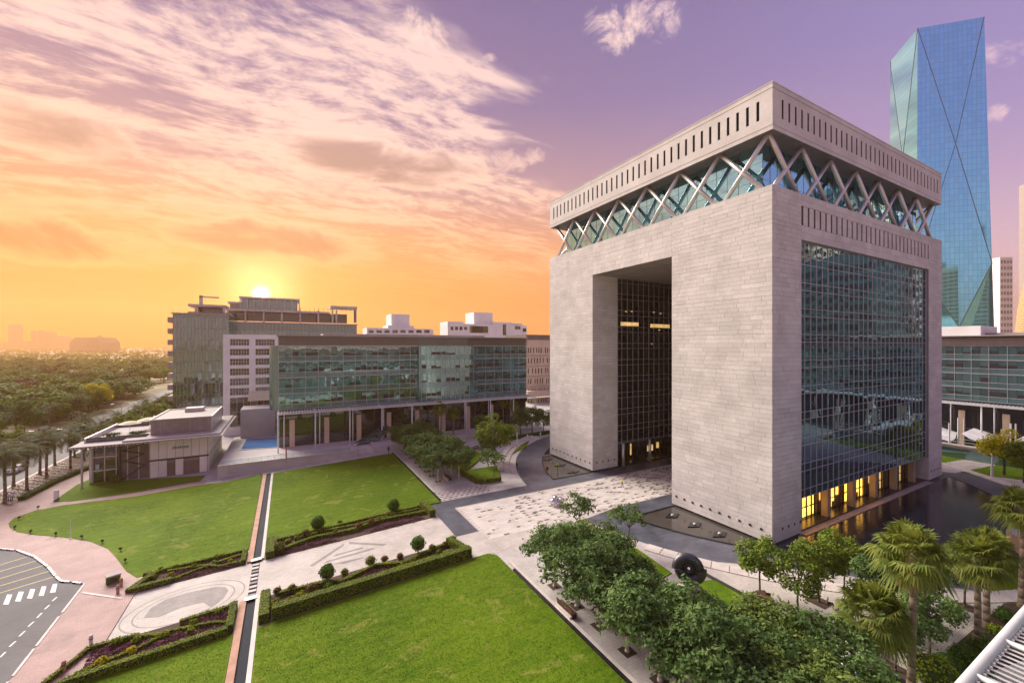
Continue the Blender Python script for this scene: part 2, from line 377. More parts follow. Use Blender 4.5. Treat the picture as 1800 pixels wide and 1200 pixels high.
M = dict(
    grass=grass_mat(),
    stone=pmat('pale_stone', (.585, .545, .515), .72, .10, .25, .25, 5, island=.075, fine=.14),
    stone_core=pmat('stone_joint', (.30, .26, .245), .85, .1, .4),
    pave=brick_mat('pale_paving', (.53, .475, .445), (.47, .42, .395), (.34, .305, .285), .6, .3),
    path=brick_mat('cream_pavers', (.56, .49, .44), (.49, .43, .385), (.38, .32, .285), .42, .21, mort=.016),
    pink=brick_mat('pink_pavers', (.47, .30, .265), (.42, .265, .235), (.29, .19, .17), .24, .12, rot=.5, mort=.012),
    inlay=brick_mat('grey_pavers', (.25, .22, .205), (.32, .28, .255), (.2, .17, .16), .42, .21, mort=.016),
    dark_pave=brick_mat('slate_paving', (.085, .088, .112), (.115, .115, .14), (.05, .05, .06), .9, .45, rot=.2, rough=.35, var=.3),
    tile=pmat('plaza_tile', (.62, .55, .50), .6, .07, .3, island=.09, fine=.1),
    tile_dark=pmat('plaza_tile_dark', (.17, .135, .125), .55, .1, .3, island=.45),
    panel=pmat('cream_stone_panel', (.80, .715, .64), .65, .06, .4, island=.05, fine=.05),
    curb=pmat('white_stone_curb', (.60, .52, .475), .7, .12, .5, island=.06, fine=.12),
    curb_orange=pmat('terracotta_strip', (.46, .25, .165), .8, .15, .8, fine=.15),
    black=pmat('black_granite', (.022, .022, .026), .25, .25, .5, fine=.2),
    asphalt=pmat('asphalt', (.145, .135, .135), .85, .14, .15, .4, 20, fine=.18),
    paint=pmat('white_road_paint', (.74, .70, .67), .7, .08, 1.5, fine=.15),
    yellow=pmat('yellow_road_paint', (.58, .44, .12), .7, .1, 1.5, fine=.15),
    concrete=pmat('pale_render', (.55, .485, .46), .8, .08, .3, .1, fine=.08),
    white=pmat('white_render', (.80, .755, .74), .75, .06, .3, fine=.05),
    beige=pmat('warm_beige_render', (.66, .47, .36), .8, .07, .2, fine=.06),
    void=pmat('dark_recess', (.006, .007, .010), .9, .1, 1, spec=.1), steel_grey=pmat('grey_white_steel', (.56, .545, .545), .4, .06, .8),
    steel=pmat('white_steel', (.72, .69, .68), .35, .05, .8, spec=.5),
    tubes=pmat('pale_metal_tube', (.64, .60, .575), .28, .06, .8, spec=.6, metal=.55),
    mullion=pmat('silver_mullion', (.56, .52, .55), .35, .05, 1, metal=.35),
    dark_metal=pmat('dark_metal', (.055, .05, .052), .45, .15, 1, metal=.4),
    louvre=pmat('brown_louvre', (.17, .115, .10), .7, .1, .5, stretch=(3, 3, .3), island=.1),
    wood=pmat('brown_wood', (.11, .045, .03), .6, .25, 2, stretch=(1, 6, 6), fine=.15),
    slat=pmat('taupe_slat', (.36, .30, .275), .75, .1, 1, island=.12),
    roof=pmat('roof_membrane', (.40, .345, .33), .85, .12, .3, fine=.1),
    sand=pmat('sandy_soil', (.40, .30, .21), .95, .25, .03, fine=.2, col2=(.33, .27, .15)),
    soil=pmat('bark_mulch', (.075, .045, .033), .95, .3, 1.5, .5, 12, fine=.3),
    purple=leaf_mat('purple_foliage', (.110, .034, .062), (.220, .080, .125), trans=.2),
    bark=pmat('bark', (.12, .085, .065), .9, .3, 3, .5, 12, stretch=(1, 1, .3)),
    bark_white=pmat('limewashed_trunk', (.55, .50, .42), .9, .15, 3, .3, 12),
    bark_palm=pmat('palm_bark', (.22, .155, .115), .9, .3, 4, .6, 14, stretch=(.6, .6, 2.5)),
    leaf_a=leaf_mat('feathery_foliage', (.045, .095, .030), (.165, .245, .070)),
    leaf_b=leaf_mat('bright_foliage', (.060, .115, .014), (.220, .275, .036)),
    leaf_y=leaf_mat('yellow_foliage', (.26, .27, .012), (.66, .56, .025)),
    leaf_o=leaf_mat('olive_foliage', (.065, .115, .024), (.210, .260, .060)),
    leaf_br=leaf_mat('brownish_foliage', (.090, .070, .040), (.170, .125, .070)),
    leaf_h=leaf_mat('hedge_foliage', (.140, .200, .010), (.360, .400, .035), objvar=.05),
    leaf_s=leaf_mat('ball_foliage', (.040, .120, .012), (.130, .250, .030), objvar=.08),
    leaf_sh=leaf_mat('shrub_foliage', (.090, .115, .015), (.290, .270, .045), objvar=.2),
    leaf_red=leaf_mat('copper_foliage', (.130, .070, .025), (.300, .150, .050), objvar=.15),
    palm=leaf_mat('fan_palm_frond', (.070, .115, .018), (.290, .315, .075), trans=.4),
    palm_dry=leaf_mat('dry_palm_frond', (.24, .17, .075), (.42, .31, .14), trans=.3),
    date=leaf_mat('date_palm_frond', (.050, .070, .030), (.150, .160, .075), trans=.3),
    glass_gate=glass_mat('gate_glass', (.006, .015, .024), (.48, .82, .98), .26, .015, .4, .10),
    glass_passage=glass_mat('passage_glass', (.006, .011, .018), (.42, .64, .90), .20, .02, .5),
    glass_top=glass_mat('sky_lounge_glass', (.015, .05, .06), (.40, .84, 1.0), .80, .015, .25, .05),
    glass_office=glass_mat('green_office_glass', (.045, .085, .080), (.50, .76, .80), .32, .02, .55, .10),
    glass_band=glass_mat('green_spandrel_glass', (.085, .155, .155), (.52, .76, .80), .20, .05, .22),
    glass_dark=glass_mat('dark_window_glass', (.018, .020, .026), (.6, .64, .7), .12, .02, .5),
    glass_tower=None,
    lit=emit_mat('lit_lobby', (1.0, .50, .08), 2.7),
    lit_dim=emit_mat('dim_lobby_light', (1.0, .62, .22), .55),
    pond=water_mat('pond_water', (.020, .024, .040), .05, .25, 1.8),
    pond_brown=water_mat('shallow_pond_water', (.075, .064, .056), .10, .10, 2.0),
    channel=water_mat('channel_water', (.030, .034, .046), .75, .05, 2.0, .12),
    pool=water_mat('pool_water', (.06, .22, .50), .1, .15, 1.5),
    bronze=pmat('dark_bronze', (.085, .080, .090), .38, .2, 1.2, .15, 6, metal=.5),
    chrome=pmat('polished_steel', (.72, .70, .72), .12, .05, 1, metal=1.0),
    ceramic=pmat('pale_ceramic', (.62, .58, .55), .5, .1, 2, fine=.1),
    red=pmat('red_sign', (.55, .02, .02), .5, .1, 1), skin=pmat('skin', (.45, .26, .18), .6, .05, 2),
    hivis=pmat('yellow_cloth', (.62, .72, .03), .8, .05, 2), navy=pmat('dark_cloth', (.02, .022, .035), .85, .1, 2), cloth=pmat('white_cloth', (.72, .72, .74), .85, .05, 2),
    canvas=pmat('cream_canvas', (.70, .60, .42), .8, .06, 1), sign_green=pmat('green_sign', (.05, .22, .16), .5, .1, 1),
)
# ------------------------------------------------------------------ ground, paving, lawns, water
GC = (84.8, 55.8)                                  # centre of the gate building and its round pool plaza
GX0, GX1, GY0, GY1 = 55.2, 114.4, 30.2, 81.4
mb = MB(); S_ = 9000
mb.quad((-S_, -S_, -1.75), (S_, -S_, -1.75), (S_, S_, -1.75), (-S_, S_, -1.75))
tag(mb.build('ground', M['sand']), kind='structure')
slab('pavement', rect(-48, 420, -160, 420), 0.0, 1.9, M['pave'])
# pink footway west of the gardens, with the car park cut out of it
Z0 = lambda x, y: (x / 3.3333, 840 + y / 3.3333)   # pixels of the enlarged lower-left view
curve = [PG(0, 965), PG(30, 968), PG(60, 979), PG(84, 997), PG(98, 1014), PG(107, 1022), PG(128, 1024), PG(149, 1027)]
edge_r = [PG(149, 1027), PG(104, 1085), PG(60, 1142), PG(15, 1200), (-21.5, 41), (-22.5, 25)]
pink = list(reversed(edge_r)) [:-1] + list(reversed(curve)) + [(-48, 84.5), (-48, 140), (-34.5, 140), (-34, 112), (-22, 103.5), (-14.5, 103.5), (-14.8, 60), (-14.8, 25)]
slab('footway', pink, .12, .3, M['pink'])
road = curve + edge_r + [(-70, 25), (-70, 84)]
road_o = slab('car_park', road, .02, 0, M['asphalt'])
def strip(name, p, q, w, mat, off, parent):
    p = Vector(p); q = Vector(q); d = (q - p).normalized(); n = Vector((-d.y, d.x)) * w / 2
    return slab(name, [tuple(p + n), tuple(p - n), tuple(q - n), tuple(q + n)], off, 0, mat, parent)
for a, b in [((-120, 545), (155, 462)), ((-120, 582), (210, 485)), ((-90, 616), (265, 508)), ((-90, 658), (305, 540)), ((-90, 700), (335, 572))]:
    strip('parking_line', PG(*Z0(*a)), PG(*Z0(*b)), .16, M['yellow'], .027, road_o)
for q in [((42, 682), (72, 682), (50, 740), (18, 740)), ((110, 665), (140, 665), (120, 722), (88, 722)), ((178, 650), (207, 650), (188, 705), (158, 705)), ((245, 635), (272, 633), (256, 688), (226, 690)), ((310, 620), (336, 618), (325, 668), (292, 672))]:
    slab('crossing_stripe', [PG(*Z0(*k)) for k in reversed(q)], .028, 0, M['paint'], road_o)
for a, b in [((0, 1050), (33, 1018)), ((55, 988), (92, 955)), ((112, 927), (147, 895)), ((165, 870), (198, 840)), ((217, 818), (245, 790)), ((262, 768), (290, 743)), ((307, 720), (333, 697))]:
    strip('lane_dash', PG(*Z0(*a)), PG(*Z0(*b)), .15, M['paint'], .029, road_o)
# kerb stones, painted black and white on the curve
def walk(pts, step):
    out = []; pts = [Vector(p) for p in pts]; carry = 0.0
    for a, b in zip(pts, pts[1:]):
        L = (b - a).length; t = carry
        while t + step <= L + 1e-6: out.append((a + (b - a) * (t / L), a + (b - a) * ((t + step) / L))); t += step
        carry = 0.0 if t >= L else 0.0
    return out
kerb_root = thing('kerb', 'low kerb with black and white painted stones round the car park curve', 'kerb')
for i, (a, b) in enumerate(walk([(-48, 84.5)] + curve, .62)):
    d = (b - a).normalized(); c = (a + b) / 2; o = MB().obox((0, 0, 0), (1, 0, 0), (0, 1, 0), (0, 0, 1), .30, .11, .14).build('kerb_stone', M['paint'] if i % 2 else M['black'], kerb_root, loc=(c.x, c.y, gz(c.x) + .03), rz=math.atan2(d.y, d.x))
for a, b in walk(edge_r, 1.2):
    d = (b - a).normalized(); c = (a + b) / 2; MB().obox((0, 0, 0), (1, 0, 0), (0, 1, 0), (0, 0, 1), .595, .10, .14).build('kerb_stone', M['curb'], kerb_root, loc=(c.x, c.y, gz(c.x) + .03), rz=math.atan2(d.y, d.x))
mb = MB(); a, b = Vector(PG(145, 1043)), Vector(PG(214, 1053))
d = (b - a).normalized(); c = (a + b) / 2; mb.obox((c.x, c.y, gz(c.x) + .13), (d.x, d.y, 0), (-d.y, d.x, 0), (0, 0, 1), (b - a).length / 2, .12, .03); mb.build('kerb_stone', M['curb'], kerb_root)
slab('paving_patch', [PG(*Z0(*k)) for k in [(170, 1050), (320, 925), (460, 905), (400, 985)]], .127, 0, pmat('worn_pavers', (.36, .24, .215), .8, .15, .6, fine=.15))

# the avenue behind the pavilion
av = slab('avenue', [(-47.5, 60), (-47.5, 900), (-66, 900), (-66, 60)], 0, .3, M['asphalt'], flat=-1.55)
for y in range(70, 330, 9): slab('lane_dash', rect(-56.85, -56.65, y, y + 4), 0, 0, M['paint'], av, flat=-1.545)
MB().box(-47.5, -47.1, 86, 330, -1.75, -1.38).build('kerb_stone', M['curb'], av)

# lawns
LW = .16
lawn_w = [(-4.45, 101), (-4.45, 64.6)] + [(-15.6, 64.0), (-17.2, 66.5)] + [PG(*k) for k in [(205, 982), (190, 966), (160, 953), (110, 945), (60, 941), (30, 936), (17, 928), (15, 921), (24, 912), (60, 899), (110, 889), (240, 873), (345, 854), (400, 847)]]
slab('lawn', lawn_w, LW, .3, M['grass'])
slab('lawn', [PG(*k) for k in [(92, 883), (135, 853), (170, 838), (205, 846), (360, 836), (352, 845), (235, 867), (125, 882)]], LW, .3, M['grass'])
slab('lawn', rect(-2.5, 22.3, 65.2, 100.2), LW, .3, M['grass'])
slab('lawn', [(-2.5, 30), (-2.5, 46.1), (20.0, 46.1), (22.0, 46.2), (22.8, 45.2), (22.9, 9), (-2.5, 9)], LW, .3, M['grass'])
slab('lawn', [(-18.6, 30), (-17.6, 43), (-15.8, 46.1), (-4.4, 46.1), (-4.4, 30)], LW, .3, M['grass'])
# axial path with inlaid figures
path_o = slab('path', rect(-15.7, 20.2, 51.3, 60.15), .03, 0, M['path'])
Z1 = lambda x, y: (440 + x / 5.294, 860 + y / 5.294)
for q in [[(840, 820), (885, 762), (970, 712), (1100, 672), (1260, 638), (1325, 640), (1338, 660), (1310, 705), (1240, 760), (1190, 728), (1060, 760), (930, 815)], [(1090, 820), (1235, 758), (1215, 800), (1090, 845)]]:
    slab('inlay', [PG(*Z0(*k)) for k in q], .036, 0, M['inlay'], path_o)
for q in [[(545, 715), (865, 505), (877, 517), (590, 714)], [(915, 488), (1270, 508), (1240, 524), (918, 508)], [(765, 628), (800, 603), (1040, 538), (1055, 548)], [(680, 688), (715, 665), (1130, 545), (1165, 550), (1100, 574)], [(765, 697), (860, 670), (1055, 630), (1050, 640), (880, 692)]]:
    slab('inlay', [PG(*Z1(*k)) for k in q], .036, 0, M['inlay'], path_o)
for r_ in (3.9, 3.2):    # shallow rings drawn in the paving
    cx, cy = PG(*Z0(1090, 740)); ring = arc((cx, cy), r_, 0, 2 * math.pi, 40)[:-1]; inn = arc((cx, cy), r_ - .1, 0, 2 * math.pi, 40)[:-1]
    bmv = [(x * 1.0 + (x - cx) * .35, y, 0) for x, y in ring] + [(x * 1.0 + (x - cx) * .35, y, 0) for x, y in inn]
    me = bpy.data.meshes.new('ring_joint'); me.from_pydata([(x, y, gz(x) + .034) for x, y, z in bmv], [], [(i, (i + 1) % 40, 40 + (i + 1) % 40, 40 + i) for i in range(40)]); me.materials.append(M['inlay']); link('ring_joint', me, path_o)
# water channel on the cross axis
for y0, y1 in ((9, 51.6), (60.6, 100.6)):
    slab('channel_water', rect(-3.75, -2.9, y0, y1), .045, 0, M['channel'])
    slab('channel_edge', rect(-4.35, -3.75, y0, y1), .2, .25, M['curb_orange'])
    slab('channel_edge', rect(-2.9, -2.52, y0, y1), .2, .25, M['curb'])
    ye = y1 if y0 < 40 else y0
    slab('channel_edge', rect(-3.95, -2.8, ye - .35, ye + .35), .26, .3, M['black'])
slab('channel_water', rect(-3.72, -2.95, 52.1, 60.1), .037, 0, M['channel'])
for i in range(9):
    y = 52.4 + i * .88; o = MB().box(-.34 - .05 * (i % 2), .34, -.22, .22, 0, .10).build('stepping_stone', M['curb'] if i % 3 else M['inlay'], path_o, loc=(-3.33, y, gz(-3.3) + .03))

# dark slate disc of the pool plaza, light plaza strip with its scattered dark tiles
slab('pool_plaza', arc(GC, 46.6, 0, 2 * math.pi, 96)[:-1], .006, 0, M['dark_pave'])
slab('slate_band', [(20.2, 52.6), (23.6, 52.6), (23.6, 61.9), (44, 61.9), (44, 65.6), (20.2, 65.6)], .010, 0, M['dark_pave'])
plaza = slab('plaza', [(20.2, 43.2), (22.9, 43.2), (22.9, 46.0), (45.8, 49.6), (95, 49.6), (95, 62.0), (23.7, 62.0), (23.7, 52.5), (20.2, 52.5)], .016, 0, M['path'])
rt = random.Random(3)
small = MB(); darks = []
TX, TY = 1.18, .41
for i in range(int((92 - 23.8) / TX)):
    for j in range(int(12.2 / TY)):
        x = 23.85 + i * TX + (j % 2) * .4; y = 49.72 + j * TY
        if x < 45.6 and y < 46.0 + (x - 22.9) * .157: continue
        hsh = rt.random(); inside = x > GX0 + 1
        dk = hsh < (.46 if inside else .13 + .06 * (x > 30) + .06 * (x > 48))
        L = TX if not dk else TX * rt.choice((.3, .45, .7))
        if dk: darks.append((x, y, L))
        else: small.box(x + .012, x + TX - .012, y + .012, y + TY - .012, .016, .022 + rt.random() * .004)
darks.sort(key=lambda q: q[0])
tm = MB().box(0, 1, 0, 1, 0, 1).mesh('tile', M['tile_dark'])
for x, y, L in darks[:300]: link('tile', tm, plaza, (x + .015, y + .015, .016), 0, (L - .03, TY - .03, .012))
rest = MB()
for x, y, L in darks[300:]: rest.box(x + .015, x + L - .015, y + .015, y + TY - .015, .016, .028)
if rest.v: tag(rest.build('dark_tiles', M['tile_dark'], plaza), kind='stuff')
tag(small.build('light_tiles', M['tile'], plaza), kind='stuff')
MB().box(72.5, 84, 52.9, 54.4, .02, .10).build('floor_grate', M['black'], plaza)

# ponds: the parts of the circle that lie outside the gate, with black granite rims
RP = 40.6
def lens(name, pts, mat, label):
    o = slab(name, pts, .035, 0, mat); return o
aW = lambda y: math.pi - math.asin((y - GC[1]) / RP)
ring = lambda a0, a1: arc(GC, RP, a0, a1, 40)
def rim(pts, w=.28, h=.11, close=False):
    mb = MB(); P_ = [Vector(p) for p in pts]
    for a, b in zip(P_, P_[1:]):
        d = (b - a)
        if d.length < 1e-4: continue
        d.normalize(); c = (a + b) / 2; mb.obox((c.x, c.y, h / 2), (d.x, d.y, 0), (-d.y, d.x, 0), (0, 0, 1), (b - a).length / 2 + .03, w / 2, h / 2)
    return tag(mb.build('pool_rim', M['black']), kind='structure')
npond = [(GX0, 66.0), (GX0, 81.0)] + [p for p in ring(aW(81.0), aW(66.0))]
spond = [(x, 111.6 - y) for x, y in npond]
slab('pool', npond, .035, 0, M['pond_brown']); rim(npond[2:] + [(GX0, 66.0)])
slab('pool', spond, .035, 0, M['pond_brown']); rim(spond[2:] + [(GX0, 45.6)], .30)
a0 = math.atan2(29.6 - GC[1], -math.sqrt(RP ** 2 - (29.6 - GC[1]) ** 2)) + 2 * math.pi; a1 = math.atan2(29.6 - GC[1], math.sqrt(RP ** 2 - (29.6 - GC[1]) ** 2)) + 2 * math.pi
s_arc = arc(GC, RP, a0, a1, 60)
slab('pool', s_arc, .035, 0, M['pond']); rim(s_arc, .45)
e_arc = [(2 * GC[0] - x, y) for x, y in ring(aW(GY1), aW(GY0))]
slab('pool', e_arc + [(GX1, GY0), (GX1, GY1)], .035, 0, M['pond'])
n_arc = [(x, 111.6 - y) for x, y in s_arc]; slab('pool', n_arc, .035, 0, M['pond'])
# diamond fountain plates and low stones in the shallow pools
for px_, py_ in ((1182, 907), (1221, 923), (1265, 940)):
    x, y = PG(px_, py_); t = thing('fountain_plate', 'black diamond fountain plate with white jet in the shallow pool, %s from the passage' % ORD[[1182, 1221, 1265].index(px_)], 'fountain', (x, y, .04), group='fountain plates in the south pool')
    MB().prism([(-1.5, 0), (0, -.75), (1.5, 0), (0, .75)], 0, .12).build('plate', M['black'], t)
    MB().ball((0, 0, .18), .28, .22, .16, jit=.2).build('jet', M['ceramic'], t, True)
for px_, py_ in ((962, 808), (985, 818), (1008, 830)):
    x, y = PG(px_, py_); t = thing('fountain_plate', 'black diamond fountain plate in the north shallow pool, %s from its far end' % ORD[[962, 985, 1008].index(px_)], 'fountain', (x, y, .04), group='fountain plates in the north pool')
    MB().prism([(-1.5, 0), (0, -.75), (1.5, 0), (0, .75)], 0, .12).build('plate', M['black'], t)
    MB().ball((0, 0, .16), .2, .2, .1, jit=.2).build('jet', M['bronze'], t, True)
# white stepped rim outside the slate disc, both sides of the plaza
for r0, r1, h, a_lo, a_hi in ((46.6, 47.9, .16, 117, 158.5), (48.0, 49.2, .32, 117, 158), (49.3, 50.6, .48, 118, 157), (46.6, 48.4, .10, 202, 262), (46.6, 48.4, .14, 285, 352)):
    mb = MB(); n = 26
    for k in range(n):
        t0 = R(a_lo + (a_hi - a_lo) * k / n) + .001; t1 = R(a_lo + (a_hi - a_lo) * (k + 1) / n) - .001
        q = [(GC[0] + r * math.cos(t), GC[1] + r * math.sin(t)) for r, t in ((r0, t0), (r1, t0), (r1, t1), (r0, t1))]
        mb.prism(q[::-1], 0, h)
    tag(mb.build('stone_step', M['curb']), kind='structure')
# dashed steps up to the tree walks (north, and its mirror south)
st = thing('garden_steps', 'flight of low pale steps with dark slots beside the north lawn', 'steps')
for i in range(5):
    y = 66.0 + i * .68; MB().box(22.7, 32.2, y, y + .5, 0, .05 + i * .05).build('step', M['curb'], st)
    for k in range(9): MB().box(23.1 + k * 1.02 + (i % 2) * .4, 23.55 + k * 1.02 + (i % 2) * .4, y - .012, y + .10, .02 + i * .05, .056 + i * .05).build('slot', M['black'], st)
slab('garden_walk', rect(22.9, 31.6, 69.4, 101), .25, .3, M['pave'])
MB().box(22.35, 22.6, 65.8, 101, -.1, .3).build('lawn_edging', M['black'])['kind'] = 'structure'
MB().box(22.6, 22.9, 69.4, 101, -.1, .38).build('lawn_edging', M['curb'])['kind'] = 'structure'
slab('garden_walk', rect(23.6, 28.6, 8, 40.5), .03, 0, M['pave'])
MB().box(22.95, 23.25, 8, 41.5, -.1, .20).build('lawn_edging', M['black'])['kind'] = 'structure'
MB().box(23.25, 23.6, 8, 43.2, -.1, .24).build('lawn_edging', M['curb'])['kind'] = 'structure'
# lawns and planted strips in the two tree gardens
slab('lawn', [(30, 44.4), (36.8, 44.0), (39.3, 38.2), (38.6, 32.2), (34.4, 31.6), (30, 34)], .10, .1, M['grass'])
slab('lawn', [(29.2, 29), (36.5, 30.4), (41.6, 29.0), (41.4, 8), (29.2, 8)], .10, .1, M['grass'])
MB().box(41.5, 41.95, 6, 30.2, 0, .16).build('lawn_edging', M['black'])['kind'] = 'structure'
slab('garden_walk', [(42, 5), (42, 30), (45.5, 31.2), (50, 27.5), (56, 21.8), (64, 14.5), (64, 5)], .02, 0, M['path'])
slab('garden_walk', [(34.8, 31.4), (38.8, 32), (42, 31.2), (41.5, 28.5), (38, 30.4)], .03, 0, M['inlay'])
slab('lawn', [PG(*k) for k in [(765, 802), (812, 783), (851, 801), (824, 826), (795, 828)]], .34, .35, M['grass'])
slab('lawn', [PG(*k) for k in [(806, 831), (878, 819), (879, 844), (839, 851)]], .30, .3, M['grass'])
slab('lawn', [PG(*k) for k in [(886, 792), (905, 778), (930, 776), (925, 786), (902, 799)]], .30, .3, M['grass'])
# east side: paved wave and lawns beyond the gate
slab('lawn', [(120, 33), (134, 40), (150, 38), (150, 4), (132, 2), (126, 20)], .08, .1, M['grass'])
slab('lawn', [PG(*k) for k in [(1672, 1010), (1800, 990), (1800, 1060), (1770, 1060), (1760, 1050)]], .06, .06, M['grass'])
w = thing('wave_paving', 'pale ribbed paving fanning out beyond the far corner of the gate', 'paving')
for i in range(14):
    x = 118.5 + i * 1.35; MB().obox((x, 32.2 - i * .20, .06), (.83, .56, 0), (-.56, .83, 0), (0, 0, 1), .40, 3.2, .06).build('paving_slab', M['curb'], w)
# ------------------------------------------------------------------ the gate building
ZL, ZU0, ZU1 = 46.87, 54.15, 60.24                 # top of the arch block, soffit and top of the hovering attic
OY0, OY1, OZ = 46.0, 65.8, 40.62                   # the passage
gate = thing('gate_building', 'monumental square stone arch with glass walls and hovering attic on crossed struts', 'building')
core = MB()
PX0, PX1 = 62.1, 107.7                             # stone end piers west and east of the glass
TH = .9
for y0, y1 in ((GY0, OY0), (OY1, GY1)):
    for x0, x1 in ((GX0, PX0), (PX1, GX1)): core.box(x0, x1, y0, y1, .35, OZ)
def wall_holes(mb, axis, pos, out, us, zs, holes, depth):
    """a wall face with real recessed openings; axis 'x' = wall runs along x at y = pos"""
    def pt(u, z, dpt): return (u, pos - out * dpt, z) if axis == 'x' else (pos - out * dpt, u, z)
    for i in range(len(us) - 1):
        for j in range(len(zs) - 1):
            u0, u1, z0, z1 = us[i], us[i + 1], zs[j], zs[j + 1]; cu, cz = (u0 + u1) / 2, (z0 + z1) / 2
            if any(a < cu < b and c < cz < d for a, b, c, d in holes):
                continue
            mb.quad(pt(u0, z0, 0), pt(u1, z0, 0), pt(u1, z1, 0), pt(u0, z1, 0))
    for a, b, c, d in holes:
        mb.quad(pt(a, c, 0), pt(a, d, 0), pt(a, d, depth), pt(a, c, depth)); mb.quad(pt(b, c, 0), pt(b, d, 0), pt(b, d, depth), pt(b, c, depth))
        mb.quad(pt(a, c, 0), pt(b, c, 0), pt(b, c, depth), pt(a, c, depth)); mb.quad(pt(a, d, 0), pt(b, d, 0), pt(b, d, depth), pt(a, d, depth))
def breaks(lo, hi, hs, i):
    s = sorted({lo, hi} | {h[i] for h in hs} | {h[i + 1] for h in hs}); return s
SLX = [62.4 + 1.607 * i for i in range(29)]
UPX = [62.4 + 1.607 * (i - 3) for i in range(35)]
UPY = [32.1 + 1.405 * i for i in range(35)]
SWD = .23
lowslots = [(x - SWD, x + SWD, 42.7, 45.3) for x in SLX]
# ring of stone above the glass, with the slots
for pos, out in ((GY0, -1), (GY1, 1)):
    wall_holes(core, 'x', pos, out, breaks(GX0, GX1, lowslots, 0), breaks(OZ, ZL, lowslots, 2), lowslots, .07)
for pos, out in ((GX0, -1), (GX1, 1)): wall_holes(core, 'y', pos, out, [GY0, GY1], [OZ, ZL], [], .7)
core.box(GX0 + 1, GX1 - 1, GY0 + 1, GY1 - 1, OZ - .02, OZ + .3); core.box(GX0 + .05, GX1 - .05, GY0 + .05, GY1 - .05, ZL - .3, ZL - .01)
core.box(GX0 + .02, GX1 - .02, OY0 - .5, OY1 + .5, OZ - .01, OZ + .9)
core.quad((GX0, GY0, OZ), (PX1, GY0, OZ), (PX1, GY0 + 1, OZ), (GX0, GY0 + 1, OZ))
# attic
upB = [(x - SWD, x + SWD, 56.0, 58.6) for x in UPX]; upA = [(y - .2, y + .2, 56.0, 58.6) for y in UPY]
attic = MB()
for pos, out in ((GY0, -1), (GY1, 1)): wall_holes(attic, 'x', pos, out, breaks(GX0, GX1, upB, 0), breaks(ZU0, ZU1, upB, 2), upB, .07)
for pos, out in ((GX0, -1), (GX1, 1)): wall_holes(attic, 'y', pos, out, breaks(GY0, GY1, upA, 0), breaks(ZU0, ZU1, upA, 2), upA, .07)
attic.box(GX0 + .01, GX1 - .01, GY0 + .01, GY1 - .01, ZU1 - .35, ZU1 - .004)
attic.build('attic_wall', pmat('attic_stone', (.575, .53, .50), .72, .09, .25, .2, 5, fine=.12), gate)
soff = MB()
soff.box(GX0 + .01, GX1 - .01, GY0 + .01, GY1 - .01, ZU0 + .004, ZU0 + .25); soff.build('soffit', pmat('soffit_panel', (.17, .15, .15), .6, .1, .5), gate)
core.build('wall', M['stone_core'], gate)
MB().box(GX0 + .072, GX1 - .072, GY0 + .072, GY1 - .072, ZU0 + .3, ZU1 - .4).build('attic_shade_glazing', M['void'], gate)  # matte near-black: the shade inside the attic slots is put into its colour
for y0, y1 in ((GY0 + .072, GY0 + .3), (GY1 - .3, GY1 - .072)): MB().box(PX0 - .5, PX1 + .5, y0, y1, 42.4, 45.6).build('slot_shade_glazing', M['void'], gate)  # painted near-black too, standing for the shade in the lower slots
# plain string courses on the attic
band = MB()
for z, h in ((54.72, .05), (59.55, .05)):
    for (x0, x1, y0, y1) in ((GX0 - .03, GX1 + .03, GY0 - .03, GY0 - .001), (GX0 - .03, GX0 - .001, GY0, GY1)): band.box(x0, x1, y0, y1, z, z + h)
band.build('string_course', M['stone_core'], gate)
cop = MB(); cop.box(GX0 - .06, GX1 + .06, GY0 - .06, GY0 + .9, ZU1 + .002, ZU1 + .12); cop.box(GX0 - .06, GX0 + .9, GY0 + .9, GY1 + .06, ZU1 + .002, ZU1 + .12)
cop.build('coping', M['stone'], gate)
cop = MB(); cop.box(GX0 - .05, GX1 + .05, GY0 - .05, GY0 + .8, ZL + .002, ZL + .10); cop.box(GX0 - .05, GX0 + .8, GY0 + .8, GY1 + .05, ZL + .002, ZL + .10)
cop.build('coping', M['stone'], gate)
# cleaning rail along the roof edge
rail = MB(); rail.tube((GX0 + 1.2, GY0 + 4, ZU1 + .75), (GX0 + 1.2, GY1 - 10, ZU1 + .75), .07, n=6); rail.tube((GX0 + 1.5, GY0 + 4, ZU1 + .45), (GX0 + 1.5, GY1 - 10, ZU1 + .45), .05, n=6)
for k in range(30): y = GY0 + 4.2 + k * 1.26; rail.tube((GX0 + 1.5, y, ZU1), (GX0 + 1.2, y, ZU1 + .75), .04, n=5)
rail.build('roof_rail', M['tubes'], gate)
# shadow gap and black plinth
pl = MB()
for y0, y1 in ((GY0 + .35, OY0 - .35), (OY1 + .35, GY1 - .35)): pl.box(GX0 + .35, GX1 - .35, y0, y1, 0, .36)
pl.build('plinth', M['black'], gate)

